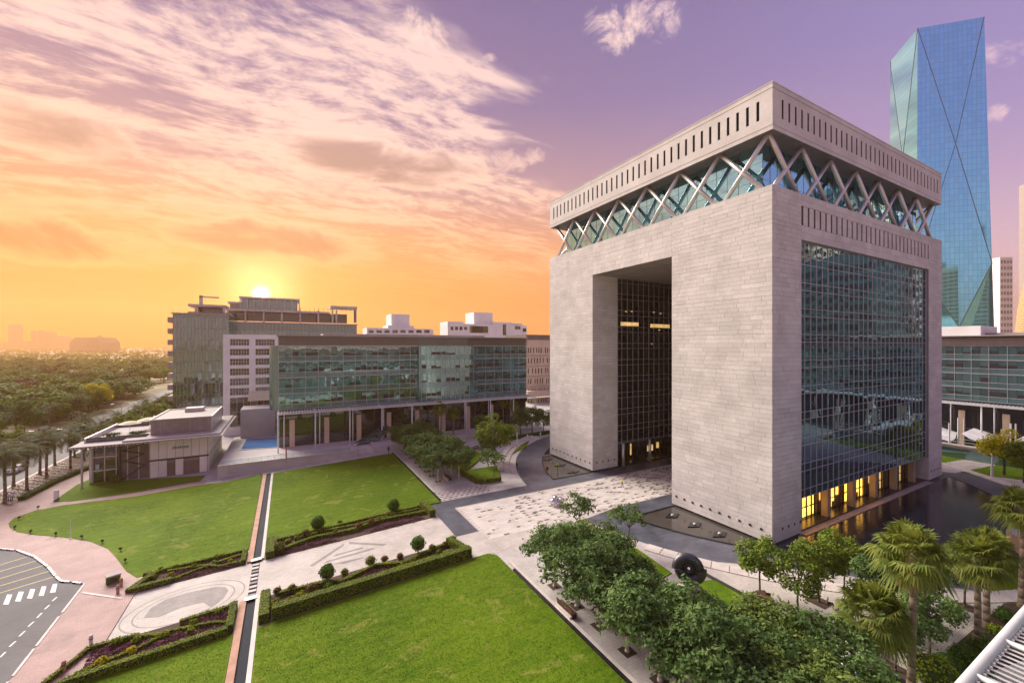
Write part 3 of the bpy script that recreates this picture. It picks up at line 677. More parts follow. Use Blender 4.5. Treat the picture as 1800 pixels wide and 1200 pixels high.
# stone cladding: courses of random length slabs, each proud by its own amount
rg = random.Random(11)
pieces = []                                         # (centre, half sizes, size on the picture)
def clad(axis, pos, out, u0, u1, z0, z1, ch=.62, holes=()):
    n = max(1, round((z1 - z0) / ch)); h = (z1 - z0) / n
    for k in range(n):
        za, zb = z0 + k * h, z0 + (k + 1) * h; u = u0; first = rg.uniform(.5, 2.6)
        groove = k % 8 == 3
        while u < u1 - .05:
            L = first or rg.choice((1.3, 1.9, 2.4, 2.9, 3.4)) * rg.uniform(.9, 1.1); first = 0
            e = min(u + L, u1)
            if u1 - e < .6: e = u1
            dp = .05 + rg.uniform(0, .012)
            g = .012; zt = zb - (.04 if groove else .024)
            if axis == 'x': c = ((u + e) / 2, pos + out * dp / 2, (za + zt) / 2); hs = ((e - u) / 2 - g, dp / 2, (zt - za) / 2)
            else: c = (pos + out * dp / 2, (u + e) / 2, (za + zt) / 2); hs = (dp / 2, (e - u) / 2 - g, (zt - za) / 2)
            d = c[0] * SY + c[1] * CY; pieces.append((c, hs, max(hs[0], hs[1]) * hs[2] / d ** 2 * (1 if (axis == 'x' and pos < 70 or axis == 'y' and pos < 60) else .01)))
            u = e
clad('y', GX0, -1, GY0, OY0, .35, ZL); clad('y', GX0, -1, OY1, GY1, .35, ZL); clad('y', GX0, -1, OY0, OY1, OZ, ZL, .89)
clad('x', GY0, -1, GX0, PX0, .35, ZL); clad('x', GY0, -1, PX1, GX1, .35, ZL)
clad('x', GY0, -1, PX0, PX1, OZ + .05, 42.65, .98); clad('x', GY0, -1, PX0, PX1, 45.35, ZL, .76)
for a, b in zip(SLX, SLX[1:]): clad('x', GY0, -1, a + SWD, b - SWD, 42.7, 45.3, 1.3)
clad('x', OY1, -1, GX0, 61.9, .35, OZ); clad('x', OY0, 1, GX0, 61.9, .35, OZ)
clad('y', PX1, -1, GY0, 34.5, .35, 4.6); clad('x', GY0, -1, GX0, GX1, ZU0, 54.7, .55)
clad('y', GX1, 1, GY0, GY1, .35, ZL, 1.85)
pieces.sort(key=lambda q: -q[2])
unit = MB().obox((0, 0, 0), (1, 0, 0), (0, 1, 0), (0, 0, 1), 1, 1, 1).mesh('stone_slab', M['stone'])
for c, hs, _s in pieces[:300]: link('stone_slab', unit, gate, c, 0, hs)
mb = MB()
for c, hs, _s in pieces[300:]: mb.obox(c, (1, 0, 0), (0, 1, 0), (0, 0, 1), *hs)
tag(mb.build('stone_cladding', M['stone'], gate), kind='stuff')

# curtain wall on the south side: panes, mullions, transoms
def curtain(axis, pos, out, u0, u1, nb, zs, glass, mull, keep=0, wob=.45, mw=.036, cap=.07):
    """zs: transom heights; panes between them are separate sheets, each a hair out of true"""
    w = (u1 - u0) / nb; panes = []
    def pt(u, z, d): return Vector((u, pos + out * d, z)) if axis == 'x' else Vector((pos + out * d, u, z))
    for i in range(nb):
        for j in range(len(zs) - 1):
            t1, t2 = rg.gauss(0, wob) * .01, rg.gauss(0, wob) * .01
            a, b, c, d = u0 + i * w + .03, u0 + (i + 1) * w - .03, zs[j] + .03, zs[j + 1] - .03
            hw, hz = (b - a) / 2, (d - c) / 2
            q = [pt(a, c, -t1 * hw - t2 * hz), pt(b, c, t1 * hw - t2 * hz), pt(b, d, t1 * hw + t2 * hz), pt(a, d, -t1 * hw + t2 * hz)]
            if (axis == 'x') == (out > 0): q = q[::-1]
            panes.append(q)
    for q in panes[:keep]: MB().quad(*q).build('pane', glass, gate)
    mb = MB()
    for q in panes[keep:]: mb.quad(*q)
    if mb.v: tag(mb.build('panes', glass, gate), kind='stuff')
    for i in range(nb + 1):
        u = u0 + i * w; mb = MB(); lo, hi = (-.06, cap) if out > 0 else (-cap, .06)
        if axis == 'x': mb.box(u - mw, u + mw, pos + lo, pos + hi, zs[0], zs[-1])
        else: mb.box(pos + lo, pos + hi, u - mw, u + mw, zs[0], zs[-1])
        mb.build('mullion', mull, gate)
    for z in zs:
        mb = MB(); lo, hi = (-.05, cap * .6) if out > 0 else (-cap * .6, .05)
        if axis == 'x': mb.box(u0, u1, pos + lo, pos + hi, z - .035, z + .035)
        else: mb.box(pos + lo, pos + hi, u0, u1, z - .035, z + .035)
        mb.build('transom', mull, gate)
zs = [4.75, 5.9]
while zs[-1] < 39.5: zs += [zs[-1] + 2.55, zs[-1] + 3.62]
zs = [z for z in zs if z < 40.3] + [40.55]
curtain('x', GY0 + .38, -1, PX0 + .05, PX1 - .05, 28, zs, M['glass_gate'], M['mullion'], keep=300)
MB().box(PX0, PX1, GY0 + .5, OY0 - .5, 4.7, OZ - .02).build('glazed_core', M['black'], gate)
MB().box(PX0, PX1, OY1 + .5, GY1 - .5, 4.7, OZ - .02).build('glazed_core', M['black'], gate)
zp = [4.95] + [5.3 + 3.55 * k + q for k in range(10) for q in (0, 2.4)]; zp = [z for z in zp if z < OZ - .3] + [OZ - .15]
curtain('x', OY1 + .38, -1, 61.9, PX1, 28, zp, M['glass_passage'], M['mullion'], mw=.036, cap=.06)
curtain('x', OY0 - .38, 1, 61.9, PX1, 28, zp[::2] + [zp[-1]], M['glass_passage'], M['mullion'], mw=.036, cap=.06)
curtain('x', GY1 - .38, 1, PX0, PX1, 14, zs[::2], M['glass_gate'], M['mullion'])
# lit lobby behind a row of columns
for k in range(1, 6):
    x = 63.5 + 8.02 * k
    MB().box(x - .42, x + .42, GY0 + .75, GY0 + 1.6, .3, 4.75).build('column', pmat('lobby_column', (.34, .26, .20), .6, .1, .6) if k == 1 else bpy.data.materials['lobby_column'], gate)
lob = MB(); lob.box(PX0, PX1, GY0 + 2.5, GY0 + 2.8, .3, 4.72); lob.box(PX0 - .02, PX1, GY0 + .5, GY0 + 2.8, 4.725, 4.8); lob.build('lobby_wall', pmat('lobby_lining', (.22, .13, .07), .6, .2, .8), gate)
rw = random.Random(5)
for bay in range(6):
    xa_ = PX0 + .25 if bay == 0 else 63.5 + 8.02 * bay + .95; xb_ = 63.5 + 8.02 * (bay + 1) - .95
    nw = 6 if bay == 0 else 5; ww = (xb_ - xa_) / nw
    for k in range(nw):
        if bay > 3 and rw.random() < .45 * (bay - 2): continue
        z0 = .42 if rw.random() > .22 else rw.choice((1.3, 2.1)); MB().box(xa_ + k * ww + .08, xa_ + (k + 1) * ww - .08, GY0 + 2.36, GY0 + 2.46, z0, 4.6).build('lit_window', M['lit'] if bay < 3 else M['lit_dim'], gate)
mu = MB()
for k in range(32): mu.box(PX0 + .3 + k * 1.42, PX0 + .42 + k * 1.42, GY0 + 2.1, GY0 + 2.3, .3, 4.7)
for z in (.5, 2.0, 3.6): mu.box(PX0, PX1, GY0 + 2.15, GY0 + 2.28, z - .05, z + .05)
mu.build('lobby_frame', M['dark_metal'], gate)
ter = thing('lobby_terrace', 'striped pale stone terrace steps between lit lobby and dark pool', 'steps')
for k in range(8): MB().box(PX0 + .05, PX1 - .05, GY0 - .62 + k * .52, GY0 - .62 + k * .52 + .47, 0, .14 + .02 * k).build('step', pmat('terrace_stone', (.40, .325, .28), .7, .12, .7, fine=.1) if k == 0 else bpy.data.materials['terrace_stone'], ter)
# passage lobby: columns, dark doors, a touch of light
for k in range(6):
    x = 63.5 + 8.05 * k
    MB().tube((x, OY1 - .1, 0), (x, OY1 - .1, 4.95), .32, n=14).build('column', M['tubes'], gate, True)
lb = MB(); lb.box(61.9, PX1, OY1 + 3.4, OY1 + 3.6, 0, 4.9); lb.build('lobby_wall', M['glass_passage'], gate)
for x, z0, z1, w_ in ((69.0, 1.0, 3.6, .35), (74.5, 1.2, 2.6, 1.8), (77.5, 1.6, 3.0, .8)): MB().box(x, x + w_, OY1 + 3.3, OY1 + 3.38, z0, z1).build('lit_window', M['lit_dim'], gate)
mu = MB()
for k in range(30): mu.box(62 + k * 1.5, 62.09 + k * 1.5, OY1 + 3.2, OY1 + 3.39, 0, 4.9)
mu.build('lobby_frame', M['dark_metal'], gate)
lights = MB()
for x, z in ((64.5, 33.4), (66.2, 33.5), (73, 33.6), (75.2, 33.4), (72.4, 26.4), (74.8, 29.6)): lights.box(x, x + .5, OY1 + .28, OY1 + .33, z, z + .16)
lights.build('ceiling_lamps', M['lit_dim'], gate)
for x0, x1, z in ((63.2, 68.5, 30.4), (72.2, 78.5, 30.2)): MB().box(x0, x1, OY1 + .30, OY1 + .345, z, z + .8).build('lit_window', M['lit_dim'], gate)
# small square vents near the foot of the walls
def vent(c, axis):
    hx, hy = (.16, .02) if axis == 'x' else (.02, .16)
    MB().obox(c, (1, 0, 0), (0, 1, 0), (0, 0, 1), hx, hy, .16).build('vent', M['dark_metal'], gate)
for k in range(10): vent((GX0 - .10, GY0 + 1.4 + k * 1.5, 1.75), 'y'); vent((GX0 - .10, OY1 + .9 + k * 1.5, 1.75), 'y')
for k in range(4): vent((GX0 + 2.2 + k * 1.45, GY0 - .10, 1.9), 'x'); vent((PX1 + 1.2 + k * 1.5, GY0 - .10, 1.9), 'x'); vent((GX0 + 1 + k * 1.6, OY1 - .10, 1.9), 'x')

# glazed floor under the attic and its crossed struts
gi = 2.9
MB().box(GX0 + gi + .3, GX1 - gi - .3, GY0 + gi + .3, GY1 - gi - .3, ZL, ZU0).build('lounge_core', M['black'], gate)
def sheet(axis, pos, out, u0, u1, nb, zs, nm):
    w = (u1 - u0) / nb
    for i in range(nb):
        for j in range(len(zs) - 1):
            t1 = rg.gauss(0, .5) * .01; a, b, c, d = u0 + i * w + .02, u0 + (i + 1) * w - .02, zs[j] + .02, zs[j + 1] - .02; hw = (b - a) / 2
            q = [(a, pos - out * t1 * hw, c), (b, pos + out * t1 * hw, c), (b, pos + out * t1 * hw, d), (a, pos - out * t1 * hw, d)]
            if axis == 'y': q = [(y_, x_, z_) for x_, y_, z_ in q]
            if (axis == 'x') == (out > 0): q = q[::-1]
            MB().quad(*q).build('pane', M['glass_top'], gate)
    fr = MB()
    for i in range(nb + 1):
        u = u0 + i * w
        if axis == 'x': fr.box(u - .02, u + .02, pos - .03, pos + .03, zs[0], zs[-1])
        else: fr.box(pos - .03, pos + .03, u - .02, u + .02, zs[0], zs[-1])
    fr.build(nm, M['dark_metal'], gate)
zt = [ZL + .05, ZL + 2.4, ZL + 4.8, ZU0]
sheet('y', GX0 + gi, -1, GY0 + gi, GY1 - gi, 26, zt, 'glazing_bar'); sheet('x', GY0 + gi, -1, GX0 + gi, GX1 - gi, 30, zt, 'glazing_bar')
sheet('y', GX1 - gi, 1, GY0 + gi, GY1 - gi, 13, zt[::3], 'glazing_bar'); sheet('x', GY1 - gi, 1, GX0 + gi, GX1 - gi, 15, zt[::3], 'glazing_bar')
ins = 1.05
NY = [GY0 + ins + (GY1 - GY0 - 2 * ins) * i / 7 for i in range(8)]; NX = [GX0 + ins + (GX1 - GX0 - 2 * ins) * i / 7 for i in range(8)]
def brace(p, q): MB().tube(p, q, .31, n=14).build('brace', M['tubes'], gate, True)
for i in range(7):
    g_ = .55
    for xx in (GX0 + ins, GX1 - ins):
        brace((xx, NY[i] + g_, ZL), (xx, NY[i + 1] - .1, ZU0 + .1)); brace((xx, NY[i + 1] - g_, ZL), (xx, NY[i] + .1, ZU0 + .1))
    for yy in (GY0 + ins, GY1 - ins):
        brace((NX[i] + g_, yy, ZL), (NX[i + 1] - .1, yy, ZU0 + .1)); brace((NX[i + 1] - g_, yy, ZL), (NX[i] + .1, yy, ZU0 + .1))
# ------------------------------------------------------------------ neighbouring buildings
def office(name, label, loc, rz, L, H_, floors, z0, depth=24, bays=None, canopy=None, group=None, bay_clear=None, base_z=0.0):
    """green glazed office block: local x along the facade, local -y is the front"""
    rr = random.Random(int(L * 7)); t = thing(name, label, 'building', loc, rz, group)
    nb = bays or int(L / 1.45); w = L / nb; fh = (H_ - 2.4 - z0) / floors
    MB().box(.1, L - .1, .15, depth, base_z, H_ - .1).build('wall', M['glass_band'], t)
    vis = MB(); span = MB(); mul = MB(); blind = MB()
    for f in range(floors):
        za = z0 + f * fh
        for i in range(nb):
            x0, x1 = i * w + .03, (i + 1) * w - .03; bay = bay_clear and bay_clear[0] < x0 < bay_clear[1]
            o = -.9 if bay else 0.0; j1, j2 = rr.gauss(0, .006), rr.gauss(0, .006)
            tgt = vis
            tgt.quad((x0, o - j1, za + 1.25), (x1, o + j1, za + 1.25), (x1, o + j1 + j2, za + fh - .25), (x0, o - j1 + j2, za + fh - .25))
            span.quad((x0, o - .004, za + .1), (x1, o - .004, za + .1), (x1, o - .004, za + 1.2), (x0, o - .004, za + 1.2))
            if rr.random() < .5: blind.box(x0 + .05, x1 - .05, o - .02, o - .012, za + 1.3, za + 1.3 + rr.choice((.5, .8, .8, 1.1)))
        for z_, th in ((za + 1.22, .05), (za + fh - .1, .09), (za, .05)): mul.box(0, L, -.10, .02, z_ - th, z_ + th)
    for i in range(nb + 1):
        if i % 2 == 0: mul.box(i * w - .035, i * w + .035, -.09, .02, z0, H_ - 2.4)
    if bay_clear:
        MB().box(bay_clear[0], bay_clear[1], -.88, .1, z0 - .2, H_ - 2.5).build('glass_bay', M['glass_band'], t)
        for i in range(nb):
            x0 = i * w
            if bay_clear[0] < x0 < bay_clear[1]: mul.box(x0 - .03, x0 + .03, -1.02, -.9, z0, H_ - 2.4)
    tag(vis.build('window_panes', M['glass_office'], t), kind='stuff'); tag(span.build('spandrel_panes', M['glass_band'], t), kind='stuff')
    tag(blind.build('blinds', M['dark_metal'], t), kind='stuff')
    tag(mul.build('facade_bars', M['mullion'], t), kind='stuff')
    lv = MB()
    for k in range(8): lv.box(-.1, L + .1, -.35, -.02, H_ - 2.35 + k * .28, H_ - 2.35 + k * .28 + .2)
    tag(lv.build('louvre_band', M['louvre'], t), kind='stuff')
    MB().box(-.4, L + .4, -.9, depth, H_ - .08, H_ + .14).build('roof', M['roof'], t)
    MB().box(L * .15, L * .85, depth * .4, depth * .8, H_ + .14, H_ + .9).build('plant_deck', M['roof'], t)
    if canopy:
        zc, cy = canopy                                 # height and depth of the white steel canopy
        gl = MB()
        gl.box(.2, L - .2, .05, .14, base_z + 1.0, z0 - .2); gl.build('ground_floor_glazing', M['glass_dark'], t)
        n = int(L / 7.2); s = L / n
        for k in range(n + 1):
            x = k * s
            MB().tube((x, -cy + .4, base_z), (x, -cy + .4, zc), .16, n=8).build('column', M['steel'], t, True)
            if k < n: MB().tube((x + 1.2, -1.6, base_z), (x + 1.2, -1.6, zc), .13, n=8).build('column', M['steel'], t, True)
            if k < n: MB().box(x + s * .30, x + s * .30 + 1.15, -.3, .04, base_z, z0 - 2.6).build('pier', M['beige'], t)
            MB().box(x - .12, x + .12, -cy, 0, zc, zc + .22).build('canopy_beam', M['steel'], t)
        for yy in (-cy, -cy * .5): MB().box(-.3, L + .3, yy - .12, yy + .12, zc + .02, zc + .3).build('canopy_rail', M['steel'], t)
        lb = MB(); k = 0.0
        while k < L: lb.box(k, k + .16, -cy + .1, -.2, zc + .24, zc + .29); k += .62
        tag(lb.build('canopy_slats', M['steel'], t), kind='stuff')
        MB().box(0, L, -.5, .1, z0 - 2.4, z0 - .25).build('fascia', M['glass_dark'], t)
    return t
north = office('office_block', 'long green glass office block with white steel canopy behind the north garden', (-1.8, 115, 0), 0, 70.4, 28.55, 4, 10.4, canopy=(9.95, 5.9), bay_clear=(34.5, 51.5), base_z=0)
# curved, pale reflecting end bay of the office block and its grey flank wall
MB().lathe([(2.2, 10.3), (2.2, 26.1)], (.2, 2.2, 0), 8, R(180), R(270)).build('corner_glazing', M['glass_band'], north, True)
MB().box(-9.2, -1.0, 17, 25, 0, 8.8).build('flank_wall', M['concrete'], north)
MB().box(-.6, .09, 3, 16, 3.0, 6.0).build('strip_window', M['glass_dark'], north)
east = office('office_block', 'green glass office block with brown parapet at the right edge beyond the gate', (150, 90, 0), R(-90), 110, 28.5, 4, 12.4, canopy=(11.7, 6))
MB().box(40, 56, 6, 20, 28.6, 31.2).build('plant_room', M['white'], east)
south = office('office_block', 'green glass office block mirrored in the south wall of the gate', (72, -7.5, 0), R(180), 84, 24.2, 4, 7.0)

# made-up blocks out of view, added to give the gate's south glass reflections
for i, (x, y, w_, d_, h, mt) in enumerate([(205, -22, 26, 30, 62, 'glass_band'), (236, -52, 24, 24, 96, 'beige'), (272, -26, 26, 30, 84, 'slat'), (262, -84, 30, 26, 112, 'glass_band'), (322, -58, 28, 30, 118, 'beige'), (214, -92, 24, 26, 70, 'beige'), (178, -66, 22, 24, 58, 'louvre'), (372, -38, 30, 34, 104, 'louvre'), (390, -100, 34, 30, 150, 'glass_band'), (300, -120, 30, 30, 120, 'slat')]):
    t = thing('reflection_block', '%s %s made-up block east of the garden, added for gate reflections, %s in the row' % ('tall' if h > 80 else 'lower', {'beige': 'beige', 'slat': 'taupe', 'glass_band': 'green glass', 'louvre': 'brown'}[mt], ORD[i]), 'building', (x, y, 0), .15 * (i % 3), 'unseen blocks added for gate reflections'); MB().box(-w_ / 2, w_ / 2, -d_ / 2, d_ / 2, 0, h).build('wall', M[mt], t)
    wn = MB()
    for k in range(int(h / 3.8) - 1):
        for j in range(6):
            wn.box(-w_ / 2 + .9 + j * (w_ - 1) / 6, -w_ / 2 + .1 + (j + 1) * (w_ - 1) / 6, d_ / 2 - .02, d_ / 2 + .05, 2 + k * 3.8, 4.2 + k * 3.8)
            wn.box(-w_ / 2 - .05, -w_ / 2 + .02, -d_ / 2 + .9 + j * (d_ - 1) / 6, -d_ / 2 + .1 + (j + 1) * (d_ - 1) / 6, 2 + k * 3.8, 4.2 + k * 3.8)
    tag(wn.build('windows', M['glass_dark'], t), kind='stuff')

def clear_glass():
    m, t, p = base_mat('clear_glass'); p.inputs['Base Color'].default_value = (.75, .85, .83, 1); p.inputs['Transmission Weight'].default_value = 1.0; p.inputs['Roughness'].default_value = .02; p.inputs['IOR'].default_value = 1.02; return m
# podium in front of the office block: wall, stair, pool
pod = thing('podium', 'pale stone terrace wall with a pool behind the north lawns', 'terrace')
MB().box(-12.6, 14.8, 103.2, 134, -2, 1.15).build('wall', M['concrete'], pod)
MB().box(14.8, 70, 107.5, 118, -1, .9).build('wall', M['concrete'], pod)
rib = MB()
for k in range(7): rib.box(-12.5, 14.7, 103.1, 103.2, -1.2 + k * .32, -1.2 + k * .32 + .26)
rib.build('wall_courses', M['concrete'], pod)
MB().box(-12.6, 14.8, 103.0, 103.5, 1.16, 1.32).build('coping', M['curb'], pod)
MB().box(-10.8, -4.8, 102.96, 103.05, -.6, .5).build('panel', pmat('grey_panel', (.42, .39, .42), .7, .05, .5), pod)
pl_ = [unproj(u, v, 1.3) for u, v in ((424, 789), (487, 785), (489, 769), (434, 771))]
slab('pool_water', pl_, 1.33, 0, M['pool'], pod, flat=0)
MB().prism([(x * 1.0, y) for x, y in [(pl_[0][0] - .6, pl_[0][1] - .5), (pl_[1][0] + .6, pl_[1][1] - .5), (pl_[2][0] + .6, pl_[2][1] + .5), (pl_[3][0] - .6, pl_[3][1] + .5)]], 1.1, 1.27).build('pool_edge', M['curb'], pod)
for k in range(22): MB().box(-12 + k * 1.2, -11.96 + k * 1.2, 103.2, 103.25, 1.32, 2.2).build('railing_post', M['mullion'], pod)
MB().box(-12, 13.2, 103.2, 103.24, 2.16, 2.22).build('handrail', M['mullion'], pod)
MB().box(-12, 13.2, 103.215, 103.23, 1.4, 2.1).build('balustrade_glass', clear_glass(), pod)
stair = thing('terrace_stair', 'grey stair rising from the lawn to the office terrace', 'steps')
for k in range(10): MB().box(14.9, 18.6, 104.0 + k * .38, 104.0 + (k + 1) * .38 + .02, -.4, .05 + k * .12).build('step', M['curb'], stair)
for x in (14.75, 18.75): MB().obox((x, 105.9, .9), (0, .95, .3), (1, 0, 0), (0, -.3, .95), 2.1, .12, .35).build('stringer', M['concrete'], stair)
ramp = thing('stair_ramp', 'dark glass sided escalator ramp rising left of the tree walk', 'ramp')
MB().obox((19.6, 110.6, 1.9), (.90, .0, .43), (0, 1, 0), (-.43, 0, .9), 4.6, 1.3, .12).build('deck', M['inlay'], ramp)
for y in (109.25, 111.95): MB().obox((19.6, y, 2.5), (.90, 0, .43), (0, 1, 0), (-.43, 0, .9), 4.6, .06, .6).build('side_panel', M['glass_office'], ramp)
MB().prism([(15.5, 109.3), (24, 109.3), (24, 111.9), (15.5, 111.9)], 0, .6).build('base', M['concrete'], ramp)
MB().box(18.7, 24.6, 104, 112.5, 0, 1.3).build('landing', M['concrete'], ramp)

# white block with twelve strip windows left of the office block
Yw = 152.0; xa, xb = ony(Yw, 392), ony(Yw, 494); zt_ = zat((xa + xb) / 2, Yw, 588)
wb = thing('white_block', 'white rendered block with two columns of six strip windows', 'building')
rows_ = [(596, 607), (613, 624), (630, 641), (647, 658.5), (664, 676), (681, 693)]
zr = [(zat((xa + xb) / 2, Yw, b), zat((xa + xb) / 2, Yw, a)) for a, b in rows_]
cols_ = [(ony(Yw, 404), ony(Yw, 438)), (ony(Yw, 449), ony(Yw, 483))]
holes = [(c0, c1, z0, z1) for c0, c1 in cols_ for z0, z1 in zr] + [(cols_[0][0], xb - 1.2, 1.0, zat(xa, Yw, 700))]
wm = MB(); wall_holes(wm, 'x', Yw, -1, breaks(xa, xb, holes, 0), breaks(-1.6, zt_, holes, 2), holes, .5)
wm.quad((xa, Yw, -1.6), (xa, Yw + 20, -1.6), (xa, Yw + 20, zt_), (xa, Yw, zt_)); wm.quad((xb, Yw, -1.6), (xb, Yw + 20, -1.6), (xb, Yw + 20, zt_), (xb, Yw, zt_)); wm.quad((xa, Yw, zt_), (xb, Yw, zt_), (xb, Yw + 20, zt_), (xa, Yw + 20, zt_))
wm.build('wall', M['white'], wb)
for c0, c1, z0, z1 in holes:
    wd = MB().quad((c0, Yw + .5, z0), (c1, Yw + .5, z0), (c1, Yw + .5, z1), (c0, Yw + .5, z1)).build('window', M['glass_dark'], wb)
    n = 7; fr = MB()
    for k in range(n + 1): x = c0 + (c1 - c0) * k / n; fr.box(x - .06, x + .06, Yw + .36, Yw + .48, z0, z1)
    fr.box(c0, c1, Yw + .34, Yw + .36, (z0 + z1) / 2 - .05, (z0 + z1) / 2 + .05)
    fr.build('frame', M['concrete'], wd)
aw = thing('awning', 'cream sloping awning with red sign at the foot of the white block', 'awning')
x0, x1 = ony(Yw, 437), ony(Yw, 490); z0 = zat(x0, Yw, 701); z1 = zat(x0, Yw, 692)
MB().quad((x0, Yw - 3.5, z0), (x1, Yw - 3.5, z0), (x1, Yw - .1, z1 + .8), (x0, Yw - .1, z1 + .8)).box(x0, x1, Yw - 3.55, Yw - 3.45, z0 - .3, z0 + .02).build('canvas', M['canvas'], aw)
MB().box(x0 + (x1 - x0) * .7, x1, Yw - 3.62, Yw - 3.56, z0 - .75, z0 - .02).build('sign', M['red'], aw)
for k in range(4): MB().tube((x0 + (x1 - x0) * k / 3, Yw - 3.4, 0), (x0 + (x1 - x0) * k / 3, Yw - 3.4, z0), .08, n=6).build('post', M['dark_metal'], aw)

# glazed block with staggered side ledges, and the larger block behind it under the sun
def glazed(name, label, x0, x1, y, zt, nb, fh, depth, mat='glass_office', side=True):
    t = thing(name, label, 'building'); MB().box(x0, x1, y + .1, y + depth, -1.7, zt - .05).build('wall', M['glass_band'], t)
    rr = random.Random(4); pn = MB(); br = MB(); w = (x1 - x0) / nb; nf = int((zt + 1.6) / fh)
    for f in range(nf):
        za = -1.6 + f * fh
        for i in range(nb):
            j1, j2 = rr.gauss(0, .02), rr.gauss(0, .02); a, b = x0 + i * w + .05, x0 + (i + 1) * w - .05
            pn.quad((a, y - j1, za + .2), (b, y + j1, za + .2), (b, y + j1 + j2, za + fh - .1), (a, y - j1 + j2, za + fh - .1))
        br.box(x0, x1, y - .18, y + .05, za - .1, za + .1)
    for i in range(nb + 1): br.box(x0 + i * w - .05, x0 + i * w + .05, y - .16, y + .05, -1.6, zt)
    tag(pn.build('window_panes', M[mat], t), kind='stuff'); tag(br.build('facade_bars', M['slat'], t), kind='stuff')
    MB().box(x0 - .5, x1 + .5, y - .5, y + depth, zt, zt + .4).build('roof', M['roof'], t)
    if side:
        for f in range(nf): MB().box(x0 - 1.6, x0, y - .2, y + 10, -1.6 + f * fh + 2.2, -1.6 + f * fh + fh - .1).build('balcony_slab', M['slat'], t)
    return t
Yg = 200.0; gx0, gx1 = ony(Yg, 304), ony(Yg, 402); gzt = zat(gx0, Yg, 551)
ga = glazed('glazed_block', 'bronze tinted glass block with side ledges left of the white block', gx0, gx1, Yg, gzt, 16, 4.3, 30)
MB().box(gx0 + 4, gx1, Yg + 3, Yg + 20, gzt + .4, gzt + 1.2).build('plant_deck', M['roof'], ga)
for k in range(24): MB().box(gx0 + k * 1.15, gx0 + .08 + k * 1.15, Yg + .2, Yg + .28, gzt + .4, gzt + rw.uniform(.8, 2.0)).build('roof_post', M['slat'], ga)
Yh = 216.0; hx0, hx1 = ony(Yh, 398), ony(Yh, 627); hzt = zat(hx0, Yh, 566)
gb = glazed('glazed_block', 'wide glass block with open roof frames standing under the low sun', hx0, hx1, Yh, hzt, 34, 4.3, 34, side=False)
def pxbox(t, nm, u0, u1, v0, v1, y, dp, mat):
    a, b = ony(y, u0), ony(y, u1); m_ = (a + b) / 2; return MB().box(a, b, y, y + dp, zat(m_, y, v1), zat(m_, y, v0)).build(nm, M[mat], t)
for k in range(8): pxbox(gb, 'roof_column', 398 + k * 32, 401 + k * 32, 545, 567, Yh + 1, .8, 'concrete')
pxbox(gb, 'roof_slab', 396, 580, 545, 548.5, Yh, 10, 'concrete'); pxbox(gb, 'roof_recess', 402, 610, 549, 566, Yh + 5, 2, 'glass_dark')
pxbox(gb, 'penthouse', 424, 523, 526, 546, Yh + 9, 12, 'glass_office'); pxbox(gb, 'penthouse_roof', 420, 527, 523, 526, Yh + 7, 15, 'concrete'); pxbox(gb, 'penthouse_roof', 400, 424, 530, 533, Yh + 7, 12, 'concrete'); pxbox(gb, 'penthouse', 404, 424, 533, 546, Yh + 9, 8, 'slat')
for k in range(9): pxbox(gb, 'roof_column', 421 + k * 13, 423 + k * 13, 526, 546, Yh + 7.2, .7, 'concrete')
for k in range(12): pxbox(gb, 'roof_post', 528 + k * 8, 529 + k * 8, 540 + (k * 7 % 4), 546, Yh + 3, .3, 'slat')
pxbox(gb, 'roof_column', 583, 586, 541, 567, Yh + 1, .8, 'concrete'); pxbox(gb, 'roof_column', 623, 627, 541, 567, Yh + 1, .8, 'concrete'); pxbox(gb, 'roof_slab', 581, 628, 538, 542, Yh, 10, 'concrete')
pxbox(ga, 'roof_slab', 330, 398, 535, 539, Yg + 1, 10, 'concrete'); pxbox(ga, 'roof_column', 342, 347, 539, 552, Yg + 1, .8, 'concrete'); pxbox(ga, 'roof_column', 392, 396, 539, 552, Yg + 1, .8, 'concrete')
pxbox(ga, 'roof_recess', 348, 391, 541, 550, Yg + 6, 2, 'glass_dark'); pxbox(ga, 'cradle_mast', 350, 356, 519, 536, Yg + 3, 1.2, 'concrete'); pxbox(ga, 'cradle_arm', 350, 385, 521, 523.5, Yg + 3, .6, 'concrete')

# white roofscape beyond the office block
def white_house(label, parts, y, wins=()):
    t = thing('white_building', label, 'building', group=None)
    for i, (u0, u1, v0, v1, dy) in enumerate(parts): pxbox(t, 'wall', u0, u1, v0, 720 if i == 0 else v1, y + dy, 16, 'white')
    for u0, u1, v0, v1, dy in wins: pxbox(t, 'window', u0, u1, v0, v1, y + dy - .08, .07, 'glass_dark')
white_house('low white building with a square stair tower, left of the pair beyond the office roof', [(645, 762, 577, 720, 0), (688, 720, 552, 577, 4), (682, 728, 572, 578, 2)], 262, [(648 + k * 14, 657 + k * 14, 580, 585, 0) for k in range(8)])
white_house('stepped white building with a tall square stair tower beyond the office roof', [(787, 926, 570, 720, 0), (833, 866, 549, 570, 4), (787, 815, 565, 571, 1), (866, 900, 566, 571, 1), (900, 918, 568, 571, 2)], 268, [(792 + k * 8, 797 + k * 8, 574, 580, 0) for k in range(4)] + [(826, 858, 573, 585, 0), (884, 890, 570, 589, 0), (905, 915, 573, 579, 0), (919, 925, 577, 583, 0)])
bb = thing('beige_block', 'warm beige block with narrow dark windows between office block and gate', 'building')
Yb = 160.0; bx0, bx1 = ony(Yb, 926), ony(Yb, 1000); bzt = zat(bx0, Yb, 597)
hs = []
rr = random.Random(8)
